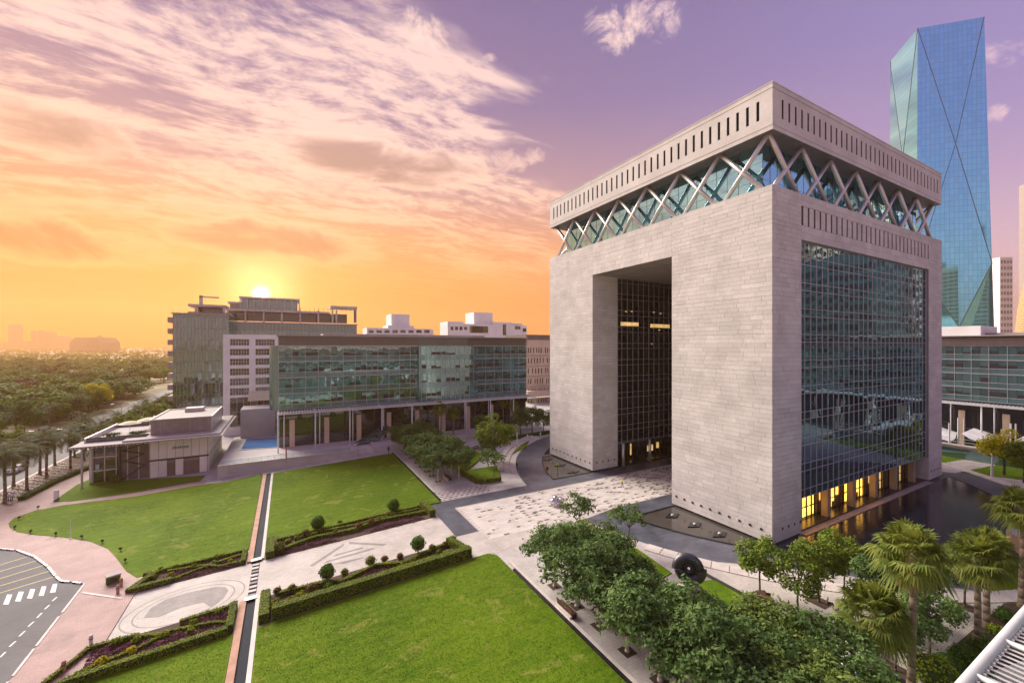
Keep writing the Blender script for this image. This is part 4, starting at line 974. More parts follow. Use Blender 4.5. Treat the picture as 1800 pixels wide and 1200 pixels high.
for k in range(6):
    z1 = zat(bx0, Yb, 611 + k * 18.3); z0 = z1 - 2.4
    x = bx0 + .6
    while x < bx1 - 1: hs.append((x, x + .62, z0, z1)); x += rr.choice((1.25, 1.6, 2.3))
wm = MB()
for k in range(6):
    row = [h for h in hs if abs(h[3] - zat(bx0, Yb, 611 + k * 18.3)) < .1]
    lo = row[0][2] - .9; hi = row[0][3] + .65 if k else bzt
    wall_holes(wm, 'x', Yb, -1, breaks(bx0, bx1, row, 0), sorted({lo, row[0][2], row[0][3], (row[0][3] + (hs[0][3] - hs[0][2]) * 0 + .0) , hi}), row, .35)
wm.box(bx0, bx1, Yb + .4, Yb + 20, 6, bzt - .1); wm.box(bx0, bx1, Yb, Yb + .4, -1, row[0][2] - .9); wm.build('wall', M['beige'], bb)
pn = MB()
for h in hs: pn.quad((h[0], Yb + .34, h[2]), (h[1], Yb + .34, h[2]), (h[1], Yb + .34, h[3]), (h[0], Yb + .34, h[3]))
tag(pn.build('windows', M['glass_dark'], bb), kind='stuff')
MB().box(bx0 - .3, bx1, Yb - .3, Yb + 20, bzt, zat(bx0, Yb, 588)).build('parapet', M['louvre'], bb)
MB().box(bx0 - 2, bx1 + 4, Yb - 4, Yb - .2, 3.2, 5.8).build('ground_floor_sign', M['beige'], bb)

# restaurant pavilion on the west lawn
pv = thing('pavilion', 'low restaurant pavilion with wide flat roof, timber slat box and stone panels', 'pavilion')
g0 = -1.6
MB().box(-25.1, -15.3, 111.2, 134, g0, 6.1).build('wall', M['stone_core'], pv)
for row, (z0, z1) in enumerate(((g0 + .1, 1.9), (2.25, 6.0))):
    for k in range(7):
        x = -25.0 + k * 1.38
        if row == 0 and k in (2, 4, 5): continue
        MB().box(x + .035, x + 1.345, 111.0, 111.2, z0, z1).build('stone_panel', M['panel'], pv)
    for k in range(9): MB().box(-15.3, -15.1, 111.3 + k * 2.3, 113.54 + k * 2.3, z0, z1).build('stone_panel', M['panel'], pv)
MB().box(-25.1, -15.1, 110.9, 111.25, 1.92, 2.22).build('string_course', M['dark_metal'], pv)
for x0, x1 in ((-22.2, -20.9), (-19.5, -16.8)): MB().box(x0, x1, 111.02, 111.15, g0 + .2, 1.3).build('shutter', M['louvre'], pv)
gl = MB().box(-34.2, -25.2, 112.6, 130, g0, 6.1).build('stair_glazing', M['glass_dark'], pv)
for k in range(7): MB().box(-34.3, -34.1, 112.6 + k * 1.6, 112.75 + k * 1.6, g0, 6.2).build('mullion', M['mullion'], pv)
for k in range(6): MB().box(-34.2 + k * 1.75, -34.05 + k * 1.75, 112.4, 112.6, g0, 6.2).build('mullion', M['mullion'], pv)
for z in (.9, 3.6): MB().box(-34.2, -30.2, 112.35, 112.58, z - .12, z + .12).build('stair_landing', M['curb'], pv)
zg = [(-29.6, g0 + .2), (-26.2, 1.2), (-29.6, 2.3), (-26.2, 3.4), (-29.6, 4.5), (-26.2, 5.6)]
for (xa_, za_), (xb_, zb_) in zip(zg, zg[1:]): MB().tube((xa_, 112.3, za_), (xb_, 112.3, zb_), .13, n=5).build('stair_flight', M['dark_metal'], pv)
MB().box(-29.9, -25.4, 112.45, 112.55, g0, 6.1).build('stair_screen', pmat('stair_screen', (.15, .12, .11), .6, .2, .8), pv)
MB().box(-30.3, -29.9, 112.0, 112.5, g0, 6.3).build('pier', M['dark_metal'], pv); MB().box(-34.6, -34.2, 112.2, 112.7, g0, 6.4).build('pier', M['mullion'], pv)
# roof plate: thin tapered edge, louvred fringe
MB().prism([(-36.4, 108.7), (-12.3, 108.7), (-12.3, 136.8), (-36.4, 136.8)], 6.45, 6.62).build('roof', M['roof'], pv)
MB().prism([(-29.0, 109.6), (-12.9, 109.6), (-12.9, 136), (-29.0, 136)], 6.62, 6.95).build('roof_upstand', M['roof'], pv)
lv = MB()
for k in range(40): lv.box(-36.2 + k * .6, -35.95 + k * .6, 108.72, 110.8, 6.2, 6.44)
tag(lv.build('roof_slats', M['curb'], pv), kind='stuff')
for y in (109.9, 120, 131): MB().tube((-34.9, y, g0), (-34.9, y, 6.45), .18, n=8).build('column', M['mullion'], pv)
MB().box(-25.5, -15.0, 113.6, 130, 6.95, 10.1).build('upper_storey', M['slat'], pv)
sl = MB()
for k in range(35): sl.box(-25.45 + k * .3, -25.28 + k * .3, 113.5, 113.6, 7.0, 10.0)
tag(sl.build('timber_slats', M['slat'], pv), kind='stuff')
MB().box(-15.0, -14.85, 113.6, 130, 7.0, 10.0).build('side_panel', M['mullion'], pv)
for b in ((-25.8, -14.7, 113.3, 113.7, 10.1, 10.3), (-25.8, -25.4, 113.7, 130.3, 10.1, 10.3), (-15.1, -14.7, 113.7, 130.3, 10.1, 10.3), (-25.4, -15.1, 129.9, 130.3, 10.1, 10.3)): MB().box(*b).build('parapet', M['curb'], pv)
MB().box(-21.5, -18, 124, 127, 10.12, 11.0).build('roof_hatch', M['curb'], pv)
for b in ((-35.6, -35.3, 113, 131), (-35.3, -26, 130.7, 131), (-35.3, -26, 113, 113.2)): MB().box(*b, 6.62, 7.5).build('terrace_rail', M['mullion'] if b[0] < -35.4 else M['glass_dark'], pv)
# lettering band above the panels (illegible squiggle of green letters on the facade)
sg = MB()
for k in range(9): sg.box(-21.3 + k * .31, -21.3 + k * .31 + .2, 110.93, 111.0, 4.25, 4.25 + (.34, .5, .3, .34, .46, .3, .34, .3, .4)[k])
sg.box(-21.5, -18.5, 110.94, 110.99, 4.13, 4.2); sg.build('sign', M['sign_green'], pv)

# faceted blue glass tower
def tower_mat():
    m, t, p = base_mat('blue_tower_glass'); pos = t.node('ShaderNodeNewGeometry', 'Position'); x, y, z = t.xyz(pos)
    b = t.n.new('ShaderNodeTexBrick'); t.put(b.inputs['Vector'], t.comb(t.m('ADD', t.m('MULTIPLY', x, .8), t.m('MULTIPLY', y, -.8)), z, 0.0)); b.offset = 0; b.inputs['Scale'].default_value = 1
    b.inputs['Brick Width'].default_value = 3.0; b.inputs['Row Height'].default_value = 4.2; b.inputs['Mortar Size'].default_value = .16
    t.put(b.inputs['Color1'], (.11, .66, .86)); t.put(b.inputs['Color2'], (.16, .74, .94)); t.put(b.inputs['Mortar'], (.07, .48, .66))
    t.put(p.inputs['Base Color'], b.outputs[0]); p.inputs['Metallic'].default_value = .92; p.inputs['Roughness'].default_value = .06; p.inputs['Coat Weight'].default_value = 1.0; p.inputs['Coat IOR'].default_value = 1.9; p.inputs['Coat Roughness'].default_value = .03
    bp = t.n.new('ShaderNodeBump'); bp.inputs['Strength'].default_value = .08; bp.inputs['Distance'].default_value = .3; t.put(bp.inputs['Height'], t.noise(pos, .12, 2, .5)); t.put(p.inputs['Normal'], bp.outputs[0]); return m
def cam2w(cx, d): return Vector((cx * CY + d * SY, -cx * SY + d * CY, 0))
C1, R1, L1 = cam2w(297.5, 300), cam2w(334.3, 289.6), cam2w(309.7, 334.8); B1 = R1 + L1 - C1
ex = (R1 - C1).normalized(); C0, R0, L0 = C1 - ex * .8, R1 + ex * 6.5, L1 - ex * .8; B0 = R0 + (L1 - C1)
tw = thing('glass_tower', 'tall blue faceted glass tower with crossing fold lines behind the gate', 'tower')
TZ, BZ = 258.8, 0.0
def facet(tl, tr, bl, br, bulge, flip=False):
    n_ = (tr - tl).cross(Vector((0, 0, 1))).normalized()
    if n_.dot(tl - (C1 + B1) / 2) < 0: n_ = -n_
    up = Vector((0, 0, 1)); pt = lambda s, z, o=0.0: (tl.lerp(tr, s) * ((z - BZ) / (TZ - BZ)) + bl.lerp(br, s) * (1 - (z - BZ) / (TZ - BZ))) + up * z + n_ * o
    TL, TR = pt(0, TZ), pt(1, TZ); C = pt(.54, 171, .8); Lm, Rm = pt(0, 84.5), pt(1, 84.5); B = pt(.52, 39, bulge); BL, BR = pt(0, BZ), pt(1, BZ); Bm = pt(.52, BZ, -bulge)
    for nm, q in (('facet', (TL, TR, C)), ('facet', (TL, C, Lm)), ('facet', (TR, Rm, C)), ('facet', (C, Rm, B)), ('facet', (C, B, Lm)), ('facet', (Lm, B, Bm, BL)), ('facet', (Rm, BR, Bm, B))):
        mb = MB(); mb.v = [tuple(k) for k in q]; mb.f = [tuple(range(len(q)))]; mb.build(nm, TM, tw)
    for a, b in ((TL, C), (TR, C), (C, Rm), (C, Lm), (Rm, B), (Lm, B)): MB().tube(a + n_ * .1, b + n_ * .1, .14, n=5).build('fold_line', M['dark_metal'], tw)
TM = tower_mat()
facet(C1, R1, C0, R0, 2.6); facet(L1, C1, L0, C0, 2.6); facet(R1, B1, R0, B0, 2.6); facet(B1, L1, B0, L0, 2.6)
mb = MB(); mb.v = [tuple(k + Vector((0, 0, TZ))) for k in (C1, R1, B1, L1)]; mb.f = [(0, 1, 2, 3)]; mb.build('roof', M['roof'], tw)
# slim towers at the right edge
def far_tower(label, u0, u1, vt, d, mat, wins=True):
    a, b = cam2w((u0 - 900) / F * d, d), cam2w((u1 - 900) / F * d, d); w_ = (b - a).length; t = thing('distant_tower', label, 'tower', tuple(a), math.atan2((b - a).y, (b - a).x))
    h = CAMH + d * (V0 - vt) / F; MB().box(0, w_, 0, w_ * .9, 0, h).build('wall', M[mat], t)
    if wins:
        wn = MB()
        for k in range(int(h / 8)):
            for j in range(4): wn.box(w_ * (j + .18) / 4, w_ * (j + .8) / 4, -.3, .02, 3 + k * 8, 7 + k * 8)
        tag(wn.build('windows', M['slat'], t), kind='stuff')
    return t
far_tower('pale stepped tower left of the golden tower at the right edge', 1758, 1780, 452, 520, 'white'); far_tower('slim pale tower beside the foot of the blue tower', 1750, 1762, 495, 540, 'white')
far_tower('tall brown tower cut by the right edge', 1838, 1880, 312, 430, 'slat')
gt = thing('golden_tower', 'golden perforated tower with a curved bulging side at the right edge', 'tower', tuple(cam2w(1.335 * 400, 400)))
MB().lathe([(22, 0), (26, 15), (27, 40), (25, 65), (21, 90), (15, 110), (10, 122), (0, 126)], n=24).build('wall', brick_mat('golden_screen', (.80, .55, .28), (.70, .46, .22), (.30, .18, .09), 2.4, 2.4, mort=.5, vertical=True), gt, True)

# hazy skyline on the north-west horizon
for u0, u1, vt, lb in ((14, 27, 570, 'hazy tower at the far left of the skyline'), (36, 60, 600, 'low hazy block between the two leftmost skyline towers'), (54, 68, 581, 'second hazy tower from the left on the skyline'), (76, 88, 583, 'third hazy tower from the left on the skyline'), (99, 112, 590, 'short hazy tower just left of the domed hall'), (0, 14, 602, 'low hazy block at the left edge of the skyline')):
    far_tower(lb, u0, u1, vt, 2600, 'slat', False)
hl = thing('distant_hall', 'broad hazy hall with sloping shoulders on the skyline', 'building', tuple(cam2w(-2.16 * 1700 / 2 * 1.0, 1700)), YAW * -1)
MB().prism([(0, 0), (1, 0), (1, 1), (0, 1)], 0, 1)
a_, b_ = (122 - 900) / F * 1700, (179 - 900) / F * 1700; hl.location = tuple(cam2w(a_, 1700)); w_ = b_ - a_
hm = MB(); hm.v = [(0, 0, 0), (w_, 0, 0), (w_, 0, 40), (w_ * .86, 0, 62), (w_ * .16, 0, 62), (0, 0, 40), (0, 80, 0), (w_, 80, 0), (w_, 80, 40), (w_ * .86, 80, 62), (w_ * .16, 80, 62), (0, 80, 40)]
hm.f = [(0, 1, 2, 3, 4, 5), (11, 10, 9, 8, 7, 6)] + [(i, (i + 1) % 6 + 0, (i + 1) % 6 + 6, i + 6) for i in range(6)]; hm.build('wall', M['slat'], hl)
MB().box(w_ * .7, w_ * .78, 20, 30, 62, 70).build('roof_mast', M['slat'], hl)

# louvred steel canopy just below the camera
cn = thing('louvre_canopy', 'white tubular steel canopy with louvre blades in the lower right corner', 'canopy')
zc = 13.0
MB().tube((16, 5.42, zc), (60, 5.42, zc), .18, n=16).build('edge_tube', M['steel_grey'], cn, True)
MB().tube((16, 2.0, zc), (60, 2.0, zc), .18, n=16).build('edge_tube', M['steel_grey'], cn, True)
for k in range(10):
    x = 19.9 + k * 3.9; MB().tube((x, 5.42, zc + .02), (x, 2.0, zc + .02), .11, n=12).build('cross_tube', M['steel_grey'], cn, True)
    for j in range(9): xx = x + .40 + j * .39; MB().obox((xx, 3.7, zc - .05), (.98, 0, -.2), (0, 1, 0), (.2, 0, .98), .085, 1.6, .015).build('louvre_blade', M['steel_grey'], cn)
    for j in range(9): MB().box(x + .36 + j * .39, x + .44 + j * .39, 5.12, 5.2, zc - .08, zc + .05).build('bracket', M['mullion'], cn)
MB().tube((16, -2.4, zc), (60, -2.4, zc), .24, n=12).build('edge_tube', M['steel'], cn, True)
for k in range(4): MB().tube((22 + k * 12, 1.6, 0), (22 + k * 12, 1.6, zc), .2, n=10).build('post', M['steel'], cn, True)
# tent sails before the east block
for k in range(5):
    y = 47 - k * 8.2; t = thing('tent_sail', 'white tensioned tent sail on masts, %s along the far right terrace' % ORD[k], 'canopy', (141, y, 0), group='tent sails on the far right terrace')
    MB().quad((0, -3.9, 3.6), (4.5, -3.2, 4.6), (4.5, 2.2, 6.2), (0, 3.2, 5.2)).quad((0, -3.9, 3.6), (0, 3.2, 5.2), (-2.6, 1.4, 4.6), (-2.6, -3.6, 3.2)).build('sail', M['white'], t)
    for x_, y_, h in ((-2.6, -3.6, 7.6), (5.5, -4.1, 8.2), (1.5, -4.1, 8.6)): MB().tube((x_, y_, 0), (x_, y_, h), .16, n=8).build('mast', M['steel'], t)
tr = thing('terrace_wall', 'long pale terrace wall with green glass front below the tent sails', 'wall')
MB().box(135.5, 136.2, 4, 60, 0, 3.0).build('wall', M['concrete'], tr); MB().box(135.4, 135.5, 4, 60, .3, 2.4).build('glass_front', M['glass_office'], tr); MB().box(135.0, 136.6, 4, 60, 3.0, 3.25).build('coping', M['curb'], tr)
for z in (3.9, 4.6): MB().tube((136, 4, z), (136, 60, z), .05, n=5).build('handrail', M['steel'], tr)
wl = thing('planter_wall', 'pale stone wall end beside the dark pool at the right edge', 'wall'); MB().prism([PG(1768, 958), PG(1810, 985), PG(1830, 955), PG(1790, 940)], 0, 2.0).build('wall', M['curb'], wl)
# ------------------------------------------------------------------ plants
M['park'] = pmat('park_undergrowth', (.15, .14, .05), .95, .35, .05, fine=.3, col2=(.30, .24, .13))
M['turf'] = M['grass']
def leaf_quads(rng, C, N, L, Wd):
    """one kite-shaped leaf per row: centre C, rough normal N, length L, width Wd"""
    n = len(C); N = N / (np.linalg.norm(N, axis=1, keepdims=True) + 1e-9)
    a = np.cross(N, rng.normal(size=(n, 3))); a /= (np.linalg.norm(a, axis=1, keepdims=True) + 1e-9); b = np.cross(N, a)
    L = np.broadcast_to(L, (n,))[:, None]; Wd = np.broadcast_to(Wd, (n,))[:, None]
    v = np.empty((n, 4, 3)); v[:, 0] = C - a * L / 2; v[:, 1] = C + b * Wd / 2 - N * L * .08; v[:, 2] = C + a * L / 2 - N * L * .12; v[:, 3] = C - b * Wd / 2 - N * L * .08
    return v.reshape(-1, 3)
def quads_mesh(name, v, mat): return np_mesh(name, v, np.arange(len(v)).reshape(-1, 4), mat)
def shell(rng, n, c, r, inner=.55, up=.25):
    d = rng.normal(size=(n, 3)); d[:, 2] += up; d /= np.linalg.norm(d, axis=1, keepdims=True)
    k = inner + (1 - inner) * rng.random(n) ** .6
    lump = 1 + .16 * np.sin(d[:, 0] * 5 + c[0] * 3) * np.sin(d[:, 1] * 5 + c[1] * 2) + .1 * np.sin(d[:, 2] * 9 + c[2])
    return np.asarray(c) + d * np.asarray(r) * (k * lump)[:, None], d
def crown(name, seed, blobs, per, L, Wd, mat, tilt=.8, spray=0):
    rng = np.random.default_rng(seed); out = []
    for c, r in blobs:
        n = int(per * (r[0] * r[1] * r[2]) ** (2 / 3))
        if spray:                                       # leaflets strung along short twigs
            n = max(2, n // spray); P0, d0 = shell(rng, n, c, r, .45); ax = d0 * .5 + rng.normal(size=(n, 3)) * .6; ax[:, 2] = ax[:, 2] * .35 - .1; ax /= np.linalg.norm(ax, axis=1, keepdims=True)
            tt = (np.arange(spray) - spray / 2) / spray; P_ = (P0[:, None] + ax[:, None] * (tt * .95)[None, :, None]).reshape(-1, 3); P_ += rng.normal(size=P_.shape) * .05; P_[:, 2] -= np.tile(tt ** 2 * .35, n); d = np.repeat(d0, spray, 0); n = len(P_)
        else: P_, d = shell(rng, n, c, r)
        nn = d * .7 + np.array([0, 0, .55]) + rng.normal(size=(n, 3)) * tilt * .6
        s = rng.uniform(.7, 1.25, n); out.append(leaf_quads(rng, P_, nn, L * s, Wd * s))
    return quads_mesh(name, np.concatenate(out), mat)
def trunk_mesh(name, h, r, blobs, mat, rnd, lean=.2, limbs=6):
    mb = MB(); top = Vector((rnd.uniform(-lean, lean), rnd.uniform(-lean, lean), h)); mid = top * .5 + Vector((rnd.uniform(-.1, .1), rnd.uniform(-.1, .1), 0))
    mb.path([(0, 0, -.1), (0, 0, .25), tuple(mid), tuple(top)], [r * 1.5, r, r * .85, r * .7], 8)
    for c, rr in blobs[:limbs]:
        c = Vector(c); m_ = top.lerp(c, .55) + Vector((0, 0, .15)); mb.path([tuple(top), tuple(m_), tuple(c)], [r * .55, r * .34, r * .12], 5)
    return mb.mesh(name, mat, True)
def make_kind(kind, var):
    rnd = random.Random(hash((kind, var)) % 1 + len(kind) * 31 + var * 7)
    B = []
    if kind == 'feather':                               # wide umbrella crowns
        for k in range(13):
            a = k * 2.4 + rnd.uniform(-.3, .3); q = 0 if k == 0 else rnd.uniform(1.3, 2.9); B.append(((q * math.cos(a), q * math.sin(a), 6.3 - q * .45 + rnd.uniform(-.9, .6)), (rnd.uniform(.9, 1.75), rnd.uniform(.9, 1.75), rnd.uniform(.5, .9))))
        for k in range(8):
            a = k * .785 + rnd.uniform(-.3, .3); q = rnd.uniform(2.0, 3.3); B.append(((q * math.cos(a), q * math.sin(a), rnd.uniform(3.3, 4.5)), (rnd.uniform(.8, 1.35), rnd.uniform(.8, 1.35), rnd.uniform(.5, .8))))
        return trunk_mesh('trunk', 3.0, .17, B, M['bark_white'], rnd, .25, 9), crown('crown', var + 1, B, 300, .36, .17, M['leaf_a'], .8, 7)
    if kind == 'young':
        for k in range(9):
            a = k * 2.4; q = 0 if k == 0 else rnd.uniform(.7, 1.6); B.append(((q * math.cos(a), q * math.sin(a), 3.9 - q * .25 + rnd.uniform(-.4, .5)), (rnd.uniform(.6, .95),) * 2 + (rnd.uniform(.45, .65),)))
        return trunk_mesh('trunk', 2.4, .07, B, M['bark'], rnd, .15, 8), crown('crown', var + 21, B, 260, .36, .15, M['leaf_a'], .8, 7)
    if kind == 'round':
        for k in range(16):
            a = k * 2.4; z = rnd.uniform(-1, 1); q = 1.55 * math.sqrt(max(0, 1 - z * z * .8)) * rnd.uniform(.75, 1.05); B.append(((q * math.cos(a), q * math.sin(a), 4.3 + z * 1.55), (rnd.uniform(.62, .95),) * 3))
        return trunk_mesh('trunk', 2.9, .10, B, M['bark'], rnd, .2, 7), crown('crown', var + 41, B, 330, .26, .17, M['leaf_b'])
    if kind == 'broad':
        for k in range(22):
            a = k * 2.4; z = rnd.uniform(-1, 1); q = 3.1 * math.sqrt(max(0, 1 - z * z * .7)) * rnd.uniform(.6, 1.05); B.append(((q * math.cos(a), q * math.sin(a), 6.0 + z * 2.5), (rnd.uniform(1.1, 1.7),) * 2 + (rnd.uniform(.8, 1.2),)))
        return trunk_mesh('trunk', 3.4, .22, B, M['bark'], rnd, .3, 8), crown('crown', var + 61, B, 120, .44, .26, M['leaf_o'])
    if kind == 'thicket':
        for k in range(12):
            a = k * 2.4; q = rnd.uniform(.2, 2.9); B.append(((q * math.cos(a), q * math.sin(a), 4.6 - q * .55 + rnd.uniform(-.9, .9)), (rnd.uniform(1.3, 2.2),) * 2 + (rnd.uniform(.9, 1.5),)))
        return trunk_mesh('trunk', 2.2, .2, B, M['bark'], rnd, .3, 6), crown('crown', var + 81, B, 60, .62, .36, M['leaf_o'])
KINDS = {}
def tree(name, kind, var, label, loc, sc=1.0, mat=None, group=None, cat='tree', szk=1.0):
    key = (kind, var, mat)
    if key not in KINDS:
        tm_, cm_ = make_kind(kind, var)
        if mat: cm_.materials[0] = M[mat]
        KINDS[key] = (tm_, cm_)
    t = thing(name, label, cat, loc, random.uniform(0, 6.28), group); t.scale = (sc, sc, sc * szk)
    link('trunk', KINDS[key][0], t); link('crown', KINDS[key][1], t); return t
def fan_palm(var):
    rng = np.random.default_rng(var + 5); V = []; F_ = []; dry = []
    def leaf(az_, el_, plen, blade, droop, tgt):
        d = np.array([math.cos(az_) * math.cos(el_), math.sin(az_) * math.cos(el_), math.sin(el_)]); hub = d * plen
        hub[2] -= .12 * plen * plen * droop; side = np.cross(d, [0, 0, 1.0]); side /= np.linalg.norm(side) + 1e-9; up = np.cross(side, d)
        tgt.append([d * .12 - side * .035, d * .12 + side * .035, hub + side * .025, hub - side * .025])
        nb = 22
        for k in range(nb):
            f = (k + .5) / nb * 2 - 1; an = f * 2.05; dd = d * math.cos(an) + side * math.sin(an) + up * .20 * (1 - abs(f)) - np.array([0, 0, .10])
            Lb = blade * (1 - .25 * abs(f)) * rng.uniform(.85, 1.1); m_ = hub + dd * Lb * .55; e = hub + dd * Lb * .95 - np.array([0, 0, droop * Lb * rng.uniform(.3, .85)]); s2 = np.cross(dd, up + .2 * rng.normal(size=3)); s2 /= np.linalg.norm(s2) + 1e-9
            wv = .052 * blade; tgt.append([hub - s2 * .012, hub + s2 * .012, m_ + s2 * wv, m_ - s2 * wv]); tgt.append([m_ - s2 * wv, m_ + s2 * wv, e + s2 * .008, e - s2 * .008])
    green = []
    for k in range(46):
        q = k / 46; el_ = 1.35 - q * 2.0 + rng.uniform(-.12, .12); leaf(k * 2.399, el_, rng.uniform(1.15, 1.55), rng.uniform(1.15, 1.45), .35 + q * .6, green)
    for k in range(16): leaf(k * 2.399 + .7, -1.0 + rng.uniform(-.25, .2), rng.uniform(.7, 1.1), rng.uniform(.9, 1.1), .9, dry)
    return quads_mesh('fronds', np.asarray(green).reshape(-1, 3), M['palm']), quads_mesh('dry_skirt', np.asarray(dry).reshape(-1, 3), M['palm_dry'])
def palm_trunk(h, r, flare=1.5):
    mb = MB(); n = 10; pts = []; rad = []
    for i in range(n + 1): z = h * i / n; pts.append((.06 * math.sin(z * .5), .05 * math.cos(z * .4) - .05, z - .1 * (i == 0))); rad.append(r * (flare if i == 0 else 1.12 if i == 1 else 1.0 + .05 * (i % 2)) * (1 - .12 * i / n))
    return mb.path(pts, rad, 10).mesh('trunk', M['bark_palm'], True)
def date_palm(var):
    rng = np.random.default_rng(var + 50); Q = []
    for k in range(40):
        q = k / 40; az_ = k * 2.399; el_ = 1.4 - q * 1.75 + rng.uniform(-.1, .1); Lf = rng.uniform(3.0, 3.7); h = np.array([math.cos(az_), math.sin(az_), 0]); sd_ = np.array([-h[1], h[0], 0]); p = np.zeros(3); ns = 9; e = el_
        for s_ in range(ns):
            e -= .16 + .05 * q; d = h * math.cos(e) + np.array([0, 0, math.sin(e)]); p2 = p + d * Lf / ns
            w_ = .03; Q.append([p - sd_ * w_, p + sd_ * w_, p2 + sd_ * w_ * .8, p2 - sd_ * w_ * .8])
            if s_ > 0:
                for hlf in (0, .5):
                    c = p + (p2 - p) * hlf; ll = .62 * (1 - .45 * (s_ / ns) ** 2)
                    for sg_ in (-1, 1):
                        tip = c + sd_ * sg_ * ll * .8 + d * ll * .55 - np.array([0, 0, .30 * ll]); Q.append([c - d * .03, c + d * .05, tip + d * .02, tip - d * .02])
            p = p2
    return quads_mesh('fronds', np.asarray(Q).reshape(-1, 3), M['date'])
FP = [fan_palm(i) for i in range(3)]; DP = [date_palm(i) for i in range(2)]
TRK = {}
def palm(kind, label, x, y, h, var, group, sc=1.0, z=None):
    t = thing('fan_palm' if kind == 'fan' else 'date_palm', label, 'palm', (x, y, gz(x) if z is None else z), random.uniform(0, 6), group)
    key = (kind, round(h, 1)); TRK.setdefault(key, palm_trunk(h, .24 if kind == 'fan' else .22)); link('trunk', TRK[key], t)
    if kind == 'fan':
        a, b = FP[var % 3]; link('fronds', a, t, (0, 0, h), 0, (sc,) * 3); link('dry_skirt', b, t, (0, 0, h - .1), 0, (sc,) * 3)
    else: link('fronds', DP[var % 2], t, (0, 0, h), 0, (sc,) * 3)
    return t
# fan palms by the south walk
for i, (x, y, h, sc, lb) in enumerate([(38.9, 13.9, 5.8, 1.12, 'fan palm with the lowest crown, nearest the camera beside the four pillars'), (40.9, 12.4, 10.5, 1.10, 'tallest fan palm of the front group, standing clear above the others'), (53.2, 11.8, 7.4, 1.0, 'fan palm with slim trunk left of the pair before the canopy'), (56.5, 11.9, 7.2, 1.0, 'fan palm with stout trunk right of the pair before the canopy'), (64.0, 11.2, 9.9, 1.0, 'fan palm cut by the right edge above the dark pool')]):
    palm('fan', lb, x, y, h, i, 'fan palms by the south walk', sc)
x_, y_ = PG(772, 772); palm('fan', 'left fan palm of the pair before the office canopy', x_, y_, 8.6, 0, 'fan palms before the office block', .95)
x_, y_ = PG(797, 770); palm('fan', 'right fan palm of the pair before the office canopy', x_, y_, 7.2, 1, 'fan palms before the office block', .9)
x_, y_ = PG(884, 752); palm('fan', 'fan palm half hidden behind the yellow green tree', x_, y_, 8.6, 2, 'fan palms before the office block', .95)
x_, y_ = PG(902, 752); palm('fan', 'fan palm right of the yellow green tree by the office canopy', x_, y_, 7.4, 0, 'fan palms before the office block', .9)
# date palms along the avenue
dl = [(-43.3, 105.6, 8.2), (-43.5, 113.1, 7.6), (-44.1, 122.0, 8.2), (-42.6, 128.4, 6.8), (-42.8, 136.0, 7.6)]
for i, (x, y, h) in enumerate(dl): palm('date', 'date palm between avenue and pink footway, %s from the left edge' % ORD[i], x, y, h, i, 'date palms along the footway', 1.15, -1.6)
for i in range(8): palm('date', 'date palm on the far side of the avenue, %s from the left edge' % ORD[i], -69 + (i % 2) * 2.5, 112 + i * 13.5, 7 + (i * 37 % 5) * .3, i, 'date palms on the far side of the avenue', 1.1, -1.6)
for i in range(7): palm('date', 'date palm at the kerb of the avenue, %s from the left edge' % ORD[i], -47.0 + (i % 2) * .6, 101 + i * 8.2, 6.9 + (i * 29 % 5) * .35, i + 1, 'date palms at the kerb', 1.2, -1.6)
for i in range(5): palm('date', 'date palm behind the pavilion, %s along the avenue' % ORD[i], -43.5 - (i % 2), 150 + i * 14, 6.6 + (i * 53 % 4) * .3, i, 'date palms behind the pavilion', 1.05, -1.6)
# north tree walk
ysN = [75.0, 78.9, 82.2, 85.8, 89.3, 93.7, 97.2, 101.4]
for i, y in enumerate(ysN):
    tree('shade_tree', 'feather', i % 3, 'dark feathery tree on the lawn side of the north walk, %s from the steps' % ORD[i], (25.2, y, .25), .92 + .05 * (i % 3), group='trees of the north walk')
    if i in (0, 1, 3, 5, 7): tree('shade_tree', 'feather', (i + 1) % 3, 'dark feathery tree on the garden side of the north walk, level with the %s pit' % ORD[i], (29.2, y - .4, .25), .92 + .06 * (i % 2), group='trees of the north walk')
# south tree walk, nearer the camera
ysS = [36.6, 32.7, 29.4, 25.8, 22.3, 18.2, 14.4]
for i, y in enumerate(ysS):
    tree('shade_tree', 'feather', i % 3, 'feathery tree beside the big lawn, %s from the plaza' % ORD[i], (25.4, y, .03), .95 + .07 * ((i * 5) % 3), 'leaf_a', 'trees of the south walk')
    tree('shade_tree', 'feather', (i + 1) % 3, 'feathery tree in the middle row of the south walk, %s from the plaza' % ORD[i], (29.4, y - 1.2, .03), (.96, .90, .78, .60, .80, .9, .9)[i], None if i % 3 else 'leaf_o', 'trees of the south walk')
for i, (x, y) in enumerate([(33.0, 18.6), (33.8, 14.6)]): tree('shade_tree', 'feather', i, 'feathery tree in the right row of the south walk, %s from the camera' % ['second', 'first'][i], (x, y, .03), .88, 'leaf_o' if i == 0 else None, 'trees of the south walk')
for i, (x, y, s_, lb) in enumerate([(34.7, 44.2, 1.22, 'slender young tree at the plaza corner of the south garden'), (38.0, 38.4, 1.2, 'slender young tree beside the slate paving of the south pool')]): tree('young_tree', 'young', i, lb, (x, y, .1), s_, group='young trees of the south garden')
